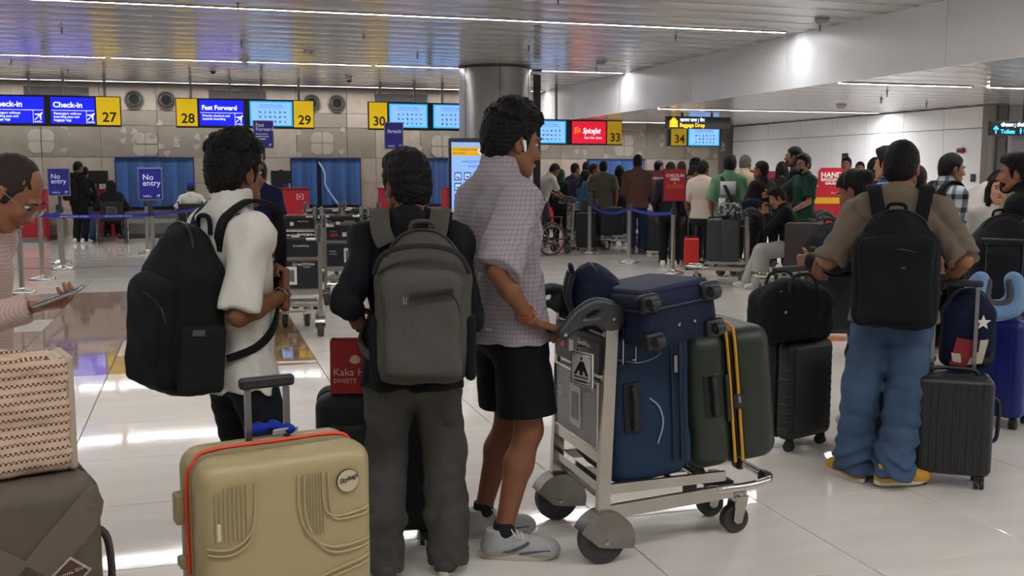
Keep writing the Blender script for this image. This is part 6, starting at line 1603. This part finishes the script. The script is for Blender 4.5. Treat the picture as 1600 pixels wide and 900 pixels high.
bgp('woman with long hair in a denim jacket looking at her phone', 910, 21.0, 1.60, 62, dict(color='#3b5874', kind='jacket', sleeve='long'), '#1b2330', hair='long', head=(0, 24, 0), arms=fwd_arms(1.02, .30, .06))
bgp('man with an orange scarf in the middle of the crowd', 926, 22.0, 1.72, 95, '#b0661e', DK)
bgp('man in an olive grey t-shirt with his back to the viewer', 942, 20.9, 1.77, -2, dict(color='#4c4a3e', loose=.03), '#23252c', sho_w=1.12, g=1.1)
bgp('person with long black hair in black clothes in the crowd', 967, 22.0, 1.69, 0, dict(color='#0f1013', sleeve='long'), DK, hair='long')
q = bgp('man in a brown checked shirt and jeans with his back turned', 995, 19.2, 1.86, 4, dict(kind='shirt', sleeve='long', loose=.03, mat=lines_mat('#58392f', '#3f2a24', [((1, .8, 0), .03), ((0, 0, 1), .03)], .4, key='browncheck')), '#161f38', sho_w=1.08, arms=fwd_arms(1.0, .25, .2))
bgp('man with short hair and beige top behind the dark red notice', 1027, 21.8, 1.78, 60, '#8a7a66', DK)
bgp('dark clothed man with white shoes hidden behind the red check-in card', 1046, 16.7, 1.70, 8, dict(color='#10131f', kind='jacket', sleeve='long'), '#0d0e12', ('flat', '#c3beb5', '#c9c5bc'))
bgp('brown haired man in a denim shirt behind the red check-in card', 1063, 18.6, 1.73, 0, dict(color='#23344c', sleeve='long'), DK, hair='grey', hair_col='#3a2d26')
bgp('tall dark haired person behind the man in the beige t-shirt', 1083, 18.2, 1.78, 30, dict(color='#14161d', sleeve='long'), DK, hair='thick')
bgp('man in a dark blue jacket looking down beside the beige t-shirt man', 1078, 17.2, 1.67, 70, dict(color='#16233c', kind='jacket', sleeve='long'), '#131419', head=(0, 22, 0))
bgp('man in a pale beige t-shirt with his back to the viewer', 1096, 16.3, 1.72, 18, dict(color='#b3a496', loose=.034, slen=1.0), '#1a212c', head=(12, 0, 0))
q = bgp('man in a green shirt with a white back panel and shoulder strap', 1138, 15.2, 1.785, 6, dict(color='#5b7d61', loose=.034, kind='shirt', slen=1.0), '#1d2027', hair='thick', sho_w=1.06)
U, Ru = q['U'], q['Ru']
for (x0, x1, z0, z1) in ((-.11, .11, .27, .46), (-.13, -.03, .02, .22)):
    mb = MB(); n = 8; vs = []
    for i in range(n+1):
        for z in (z0, z1):
            x = x0+(x1-x0)*i/n; vs.append(U(x, -.158+.55*x*x, z))
    mb.add(vs, [[2*i, 2*i+2, 2*i+3, 2*i+1] for i in range(n)]); o = mb.build('back_panel', mat('#b9b8b2', .8), q['root'], True); so = o.modifiers.new('thick', 'SOLIDIFY'); so.thickness = .006; so.offset = 0
ribbon([U(-.12, .02, .545), U(-.10, -.09, .52), U(-.03, -.17, .36), U(.06, -.18, .18), U(.15, -.14, .0)], [Ru@V(0, -.2, 1), Ru@V(0, -.8, .6), Ru@V(0, -1, .1), Ru@V(0, -1, 0), Ru@V(.3, -1, 0)], .05, .01, 6).build('shoulder_strap', cloth('#22262c'), q['root'], True)
bgp('grey haired man in a cream shirt behind the green shirt man', 1161, 16.6, 1.815, 28, dict(color='#a89a7d', kind='shirt'), DK, hair='grey', hair_col='#56524d')
bgp('man in a maroon shirt looking left beside the loaded far trolley', 1189, 14.8, 1.70, -48, dict(color='#241419', kind='shirt', loose=.028), DK, head=(-15, 0, 0), beard='#0c0a09', arms=fwd_arms(1.05, .28, .16))
bgp('woman with black hair in black clothes between two red notices', 1219, 16.6, 1.71, -5, dict(color='#0b0b0f', sleeve='long'), DK, hair='long')
bgp('tall man in dark clothes looking left above the crowd', 1240, 15.6, 1.92, -86, dict(color='#101116', kind='shirt'), DK, beard='#0c0a09')
q = bgp('bearded man with glasses in a dark green t-shirt', 1254, 14.6, 1.79, -122, dict(color='#16352a', loose=.034), '#16181f', beard='#0c0a09', hair='thick', res=.013, skin='#8f6248', head=(-20, 4, 0), arms=dict(L=dict(w=(-.18, .30, 1.0), curl=.5), R=dict(w=(.16, .48, 1.22), curl=.5)))
hp = q['hp']; g_ = thing('glasses', 'thin glasses on the man in the dark green t-shirt', 'glasses', (*q['loc'], 0), -math.radians(q['face']))
for sx in (-1, 1): MB().tube([hp(sx*.033+.024*math.cos(a), .112, -.004+.02*math.sin(a)) for a in np.linspace(0, 6.28, 13)[:-1]], .0022, 5, closed=True).build('rim', mat('#1c1b1b', .4), g_, True)
MB().tube([hp(-.01, .112, 0), hp(.01, .112, 0)], .002, 5).build('bridge', mat('#1c1b1b', .4), g_, True)
# seated man in black with pale trousers
lo = G(1233, 13.5)
fc7 = CAM_YAW+14-92
bgp_seat = make_person('young man in black seated sideways on a trolley in pale trousers', lo, fc7, H=1.72, g=1.05, res=.014, skin='#8d6148', lean=16, head=(-10, 8, 0), hair='thick', seed=88, pel=(0, -.06, .56), group=CROWD,
    feet=[(-.12, .36, -8), (.10, .50, 6)], arms=dict(L=dict(w=(-.02, .30, .98), pole=(-.6, 0, -1), dir=(0, .1, 1), curl=.9), R=dict(w=(.02, .34, 1.02), pole=(.6, 0, -1), dir=(0, 0, 1), palm=(-.3, -1, 0), curl=.9)),
    top=dict(kind='jacket', color='#0a0a0d', sleeve='long', hem=.10, loose=.04), bottom=dict(color='#a5a19b', loose=.045, hemr=.10, drop=.04), shoes=('canvas', '#c9c6c0', '#d3d0c8'))
bgp('man in a white shirt facing the viewer by the white wall', 1319, 18.6, 1.81, 190, '#b3b0aa', DK, skin='#7a4d35')
bgp('short man beside the white shirt man at the white wall', 1340, 19.2, 1.73, 180, '#2a2c33', DK, skin='#8a5d44')
q = bgp('woman with dark tied hair in black bending behind the tan t-shirt man', 1378, 6.15, 1.60, -70, dict(color='#0c0c0f', kind='jacket', sleeve='long', loose=.03), '#0e111b', ('runner', '#8f8d8a', '#b9b5ac'), hair='bun', lean=12, head=(0, 18, 0), res=.012, arms=fwd_arms(1.0, .4, .12))
bgp('man in a blue striped shirt looking left behind the tan t-shirt man', 1388, 8.6, 1.745, -62, dict(kind='shirt', mat=lines_mat('#1d2a4a', '#5f78a8', [((0, 0, 1), .05)], .22, key='bluestripe')), DK, hair='thick', skin='#9a6c52')
bgp('dark haired man left of the blue striped shirt man', 1364, 10.4, 1.69, 10, '#17181d', DK)
q = bgp('man in a black and white plaid shirt with a dark backpack', 1476, 8.8, 1.705, 52, dict(kind='shirt', loose=.03, mat=lines_mat('#a9acb3', '#23262f', [((1, .8, 0), .11), ((0, 0, 1), .11)], .38, key='plaid')), '#14161c', hair='short', skin='#8d6148', head=(12, 6, 0))
worn_pack(q, 'dark grey backpack on the plaid shirt man', (.32, .18, .46), .93, '#15171a', res=.012, seed=91)
bgp('person in a white t-shirt behind the tan t-shirt man\'s shoulder', 1427, 8.2, 1.60, 20, '#b7b4ad', DK)
bgp('person in a loose white shirt bending forward behind the plaid shirt man', 1502, 10.6, 1.70, 60, dict(color='#c2beb6', kind='shirt', sleeve='long', loose=.04), '#0f1013', lean=30, head=(0, 20, 0), arms=dict(L=dict(w=(-.15, .45, .95)), R=dict(w=(.42, .05, 1.05), pole=(1, -.2, .5), curl=.7)))
bgp('woman in a white top facing the viewer at the right edge', 1556, 8.3, 1.53, 172, dict(color='#b7b2ab', sleeve='long'), '#1b1c22', hair='long', skin='#b98468')
q = bgp('bearded man in a tan vest over a black shirt at the right edge', 1590, 7.0, 1.665, -84, dict(color='#101116', kind='shirt', sleeve='long', loose=.02), DK, hair='thick', beard='#0b0908', skin='#8a5b40', head=(-4, 2, 0), res=.011, arms=fwd_arms(.98, .36, .12))
tv = Vol(q['P']+V(-.3, -.3, -.15), q['P']+V(.3, .3, .65), .011); U, fw = q['U'], q['Ru']@V(0, 1, 0)
tv.cone(U(0, 0, -.06), U(0, 0, .16), .205*q['s'], .188*q['s'], .05, sq=(fw, .78), flat=True); tv.cone(U(0, 0, .16), U(0, 0, .35), .188*q['s'], .196*q['s'], .05, sq=(fw, .76)); tv.cone(U(0, 0, .35), U(0, -.01, .44), .196*q['s'], .152*q['s'], .05, sq=(fw, .76))
for sx in (-1, 1): tv.cone(U(sx*.07, -.01, .49), U(sx*.13, -.01, .47), .073*q['s'], .073*q['s'], .05)
tv.disp(wob(6, 24, .004)); obj('vest', tv.mesh(1), cloth('#7b6850'), q['root'])

# ------------------------------------------------------------------ wheelchairs
def make_wheelchair(label, loc, rel, px=None):
    t = thing('wheelchair', label, 'wheelchair', (*loc, 0), -math.radians(rel), 'wheelchairs')
    FR = mat('#26262a', .4, .5)
    for sx in (-1, 1):
        w = MB(); w.tube([(sx*.28, .30*math.cos(a), .30+.30*math.sin(a)) for a in np.linspace(0, 6.28, 33)[:-1]], .018, 8, closed=True); wo = w.build('big_wheel', RUBBER, t, True)
        MB().tube([(sx*.315, .25*math.cos(a), .30+.25*math.sin(a)) for a in np.linspace(0, 6.28, 29)[:-1]], .008, 6, closed=True).build('hand_rim', STEEL, wo, True)
        sp_ = MB()
        for a in np.linspace(0, 6.28, 15)[:-1]: sp_.tube([(sx*.28, .03*math.cos(a), .30+.03*math.sin(a)), (sx*.28, .29*math.cos(a), .30+.29*math.sin(a))], .003, 4)
        sp_.build('spokes', STEEL, wo); MB().lathe([(.035, -.03), (.035, .03)], (sx*.28, 0, .30), 14, 'x').build('hub', BLK, wo, True)
        wheel('front_castor', .085, .03, t, (sx*.23, .42, .085)).rotation_euler = (0, 0, math.pi/2)
        MB().tube(spline([(sx*.23, -.14, .95), (sx*.23, -.08, .90), (sx*.23, -.05, .5), (sx*.23, -.05, .30), (sx*.23, .36, .28), (sx*.23, .42, .2)], 5), .013, 8).build('side_frame', FR, t, True)
        MB().tube([(sx*.23, -.14, .95), (sx*.23, -.24, .95)], .017, 8).build('push_handle', BLK, t, True)
        obj('armrest', rbox((.05, .32, .03), .012, 2), BLK, t, (sx*.25, .12, .70)); MB().tube([(sx*.25, .26, .70), (sx*.25, .28, .5)], .011, 6).build('arm_post', FR, t, True)
        obj('footplate', rbox((.16, .18, .015), .005, 1), BLK, t, (sx*.11, .52, .12)); MB().tube([(sx*.21, .36, .46), (sx*.18, .50, .13)], .011, 6).build('leg_rest', FR, t, True)
    obj('seat', rbox((.44, .42, .04), .015, 2, 2), mat('#141417', .8), t, (0, .14, .49))
    bk = obj('backrest', rbox((.45, .03, .42), .012, 2, 2), mat('#141417', .8), t, (0, -.07, .70)); MB().tube([(-.09, -.018, -.08), (.09, -.018, -.08), (.09, -.018, .08), (-.09, -.018, .08)], .008, 4, closed=True).build('label_frame', mat('#8f8d8a', .5), bk)
    obj('label_patch', rbox((.15, .006, .12), .002, 1), mat('#2d2d30', .7), bk, (0, -.017, 0))
    return t
a1 = G(176, 22.2)
make_wheelchair('black wheelchair carrying the hooded person on the left', a1, CAM_YAW-20)
def seated(label, loc, fc, **kw):
    return make_person(label, loc, fc, H=1.66, res=.017, pel=(0, .08, .57), feet=[(-.11, .52, -4, .10), (.11, .52, 4, .10)], group=CROWD, arms=dict(L=dict(w=(-.22, .28, .76)), R=dict(w=(.22, .28, .76))), shoes=('flat', '#6d5f50', '#3a3430'), **kw)
seated('person in a black hood sitting in the left wheelchair', a1, CAM_YAW-20, hair='hood', hair_col='#0d0d10', top=dict(kind='jacket', color='#0d0d10', sleeve='long', loose=.05), bottom=dict(color='#15161a'), seed=4)
a2 = G(300, 20.6)
make_wheelchair('black wheelchair carrying the person in a blue cap', a2, CAM_YAW-12)
seated('person in a blue cap and white top sitting in a wheelchair', a2, CAM_YAW-12, hair='cap', hair_col='#1b2f86', top=dict(kind='tee', color='#b5b2ab', sleeve='short', loose=.03), bottom=dict(color='#22242a'), seed=6)
make_wheelchair('empty black wheelchair beside the column', G(848, 19.3), CAM_YAW+58)

# ------------------------------------------------------------------ more trolleys and cases
def trol(px, D, rel, label, skip=()):
    x, y = G(px, D); rp = math.degrees(math.atan((px-800)/1600)); t = copy_tree(trolley, (x, y, 0), math.radians(90-(CAM_YAW+rp+rel)), label)
    for ch in t.children:
        if ch.name.startswith('ad_board'): ch.material_slots[0].link = 'OBJECT'; ch.material_slots[0].material = mat('#14171d', .35)
    return t
trol(452, 9.55, 4, 'empty luggage trolley nearest, right behind the white shirt man\'s hand')
trol(545, 11.9, 2, 'empty luggage trolley behind the elbow of the black jacket man')
trol(462, 14.3, 6, 'empty luggage trolley third back, left of the blue flap')
trol(534, 14.4, 2, 'empty luggage trolley third back, in the middle of the row')
trol(607, 14.4, -2, 'empty luggage trolley third back, beside the black jacket man\'s shoulder')
trol(505, 16.6, 4, 'empty luggage trolley fourth back, under the blue flap')
trol(566, 16.9, 4, 'empty luggage trolley fourth back, below the right red desk')
trol(692, 16.2, 10, 'empty luggage trolley between the two men in front of the kiosk')
trol(890, 20.4, 80, 'luggage trolley under the leaning man in the white t-shirt')
trol(1002, 20.3, -96, 'luggage trolley with dark cases behind the queue posts')
t2 = trol(1168, 14.3, -93, 'loaded luggage trolley with grey cases beside the seated man')
t3 = trol(1282, 13.0, -95, 'luggage trolley with a brown case that the seated man uses as a seat')
def on(px, D, z): x, y = G(px, D); return (x, y, z)
hard_case('left of two grey hard suitcases on the far loaded trolley', on(1119, 14.3, .31), math.radians(-28), (.25, .36, .58), '#2c2f33', None, wheels=False, r=.035)
hard_case('right of two grey hard suitcases on the far loaded trolley', on(1141, 14.2, .31), math.radians(-28), (.25, .36, .58), '#2f3236', None, wheels=False, r=.035)
bb = thing('duffel_bag', 'black and white printed bag lying on the two grey suitcases', 'bag', on(1141, 14.2, .90), math.radians(-25)); v = Vol((-.24, -.18, -.02), (.24, .18, .28), .012); v.box((0, 0, .11), (.17, .12, .11), .08, None, .04); v.disp(wob(3, 22, .008))
PR = bpy.data.materials.new('printed_cloth'); PR.use_nodes = True; nn = PR.node_tree; nz = nn.nodes.new('ShaderNodeTexNoise'); nz.inputs['Scale'].default_value = 26; rp_ = nn.nodes.new('ShaderNodeValToRGB'); rp_.color_ramp.elements[0].position = .5; rp_.color_ramp.elements[1].position = .56; rp_.color_ramp.elements[0].color = (.008, .008, .01, 1); rp_.color_ramp.elements[1].color = (.28, .28, .27, 1); tcn = nn.nodes.new('ShaderNodeTexCoord'); nn.links.new(tcn.outputs['Object'], nz.inputs['Vector']); nn.links.new(nz.outputs['Fac'], rp_.inputs['Fac']); nn.links.new(rp_.outputs['Color'], nn.nodes['Principled BSDF'].inputs['Base Color'])
obj('sack', v.mesh(1), PR, bb); MB().tube(spline([(-.08, 0, .2), (-.05, 0, .27), (.05, 0, .27), (.08, 0, .2)], 4), .01, 6).build('carry_handle', BLK, bb, True)
nb_ = thing('travel_pillow', 'dark navy travel pillow on the handle of the far loaded trolley', 'pillow', on(1174, 14.2, .98), 0); v = Vol((-.22, -.12, -.02), (.22, .12, .22), .012); v.chain([(-.14, 0, .05), (-.10, 0, .12), (0, 0, .14), (.10, 0, .12), (.14, 0, .05)], [.05, .055, .055, .055, .05], .02, 4); obj('cushion', v.mesh(1), cloth('#0e1430'), nb_); MB().tube(spline([(-.1, -.05, .03), (0, -.06, .02), (.1, -.05, .03)], 4), .006, 6).build('cord', BLK, nb_, True)
hard_case('brown suitcase standing on the trolley behind the seated man', on(1254, 12.9, .31), math.radians(-35), (.42, .30, .60), '#2a221f', None, wheels=False, r=.04, rough=.6)
hard_case('bright red cabin suitcase standing beside the beige t-shirt man', on(1081, 16.2, 0), math.radians(-28), (.23, .34, .44), '#b81a12', ('v', 3, .003), r=.03, handle=.95)
for lab, px, D, sz, col, rz, z in (('tall black suitcase behind the left steel post of the right queue', 916, 20.2, (.42, .28, .68), '#0e0e10', -20, 0), ('dark suitcase on the trolley behind the queue posts', 955, 20.1, (.46, .30, .55), '#131417', -15, .31), ('dark grey suitcase right of the brown checked shirt man', 1021, 19.4, (.44, .28, .66), '#1d1e21', -25, 0), ('black suitcase at the beige t-shirt man\'s feet', 1062, 17.3, (.36, .25, .55), '#131316', -30, 0), ('grey green suitcase behind the red cabin suitcase', 1072, 18.6, (.42, .3, .70), '#2c302c', -25, 0)):
    hard_case(lab, on(px, D, z), math.radians(rz), sz, col, None, wheels=z == 0, r=.045, rough=.55)
dp = soft_pack('backpack', 'dark duffel pile on the luggage left of the tan t-shirt man', 'bag', on(1302, 9.4, .62), math.radians(-10), (.50, .34, .46), '#131417', (.7, .5, .3), res=.013, seed=33)
hard_case('dark suitcase under the duffel pile left of the tan t-shirt man', on(1305, 9.45, 0), math.radians(-20), (.50, .32, .56), '#17181c', None, r=.05)
db = thing('hip_handbag', 'black handbag hanging at the denim jacket woman\'s hip', 'bag', on(921, 19.9, .78), math.radians(-30)); obj('pouch', rbox((.30, .12, .24), .03, 3), mat('#101013', .5), db, (0, 0, .12)); MB().tube(spline([(-.12, 0, .22), (-.06, 0, .52), (.06, 0, .52), (.12, 0, .22)], 5), .008, 6).build('strap', mat('#101013', .5), db, True)  # plain black handbag of the woman in denim

# ------------------------------------------------------------------ lettering becomes plain mesh
bpy.context.view_layer.update(); dg = bpy.context.evaluated_depsgraph_get()
for o in [o for o in scene.objects if o.type == 'FONT']:
    me = bpy.data.meshes.new_from_object(o.evaluated_get(dg)); cu = o.data
    n = bpy.data.objects.new('lettering', me); COL.objects.link(n); n.parent = o.parent; n.location = o.location; n.rotation_euler = o.rotation_euler; n.scale = o.scale
    bpy.data.objects.remove(o)
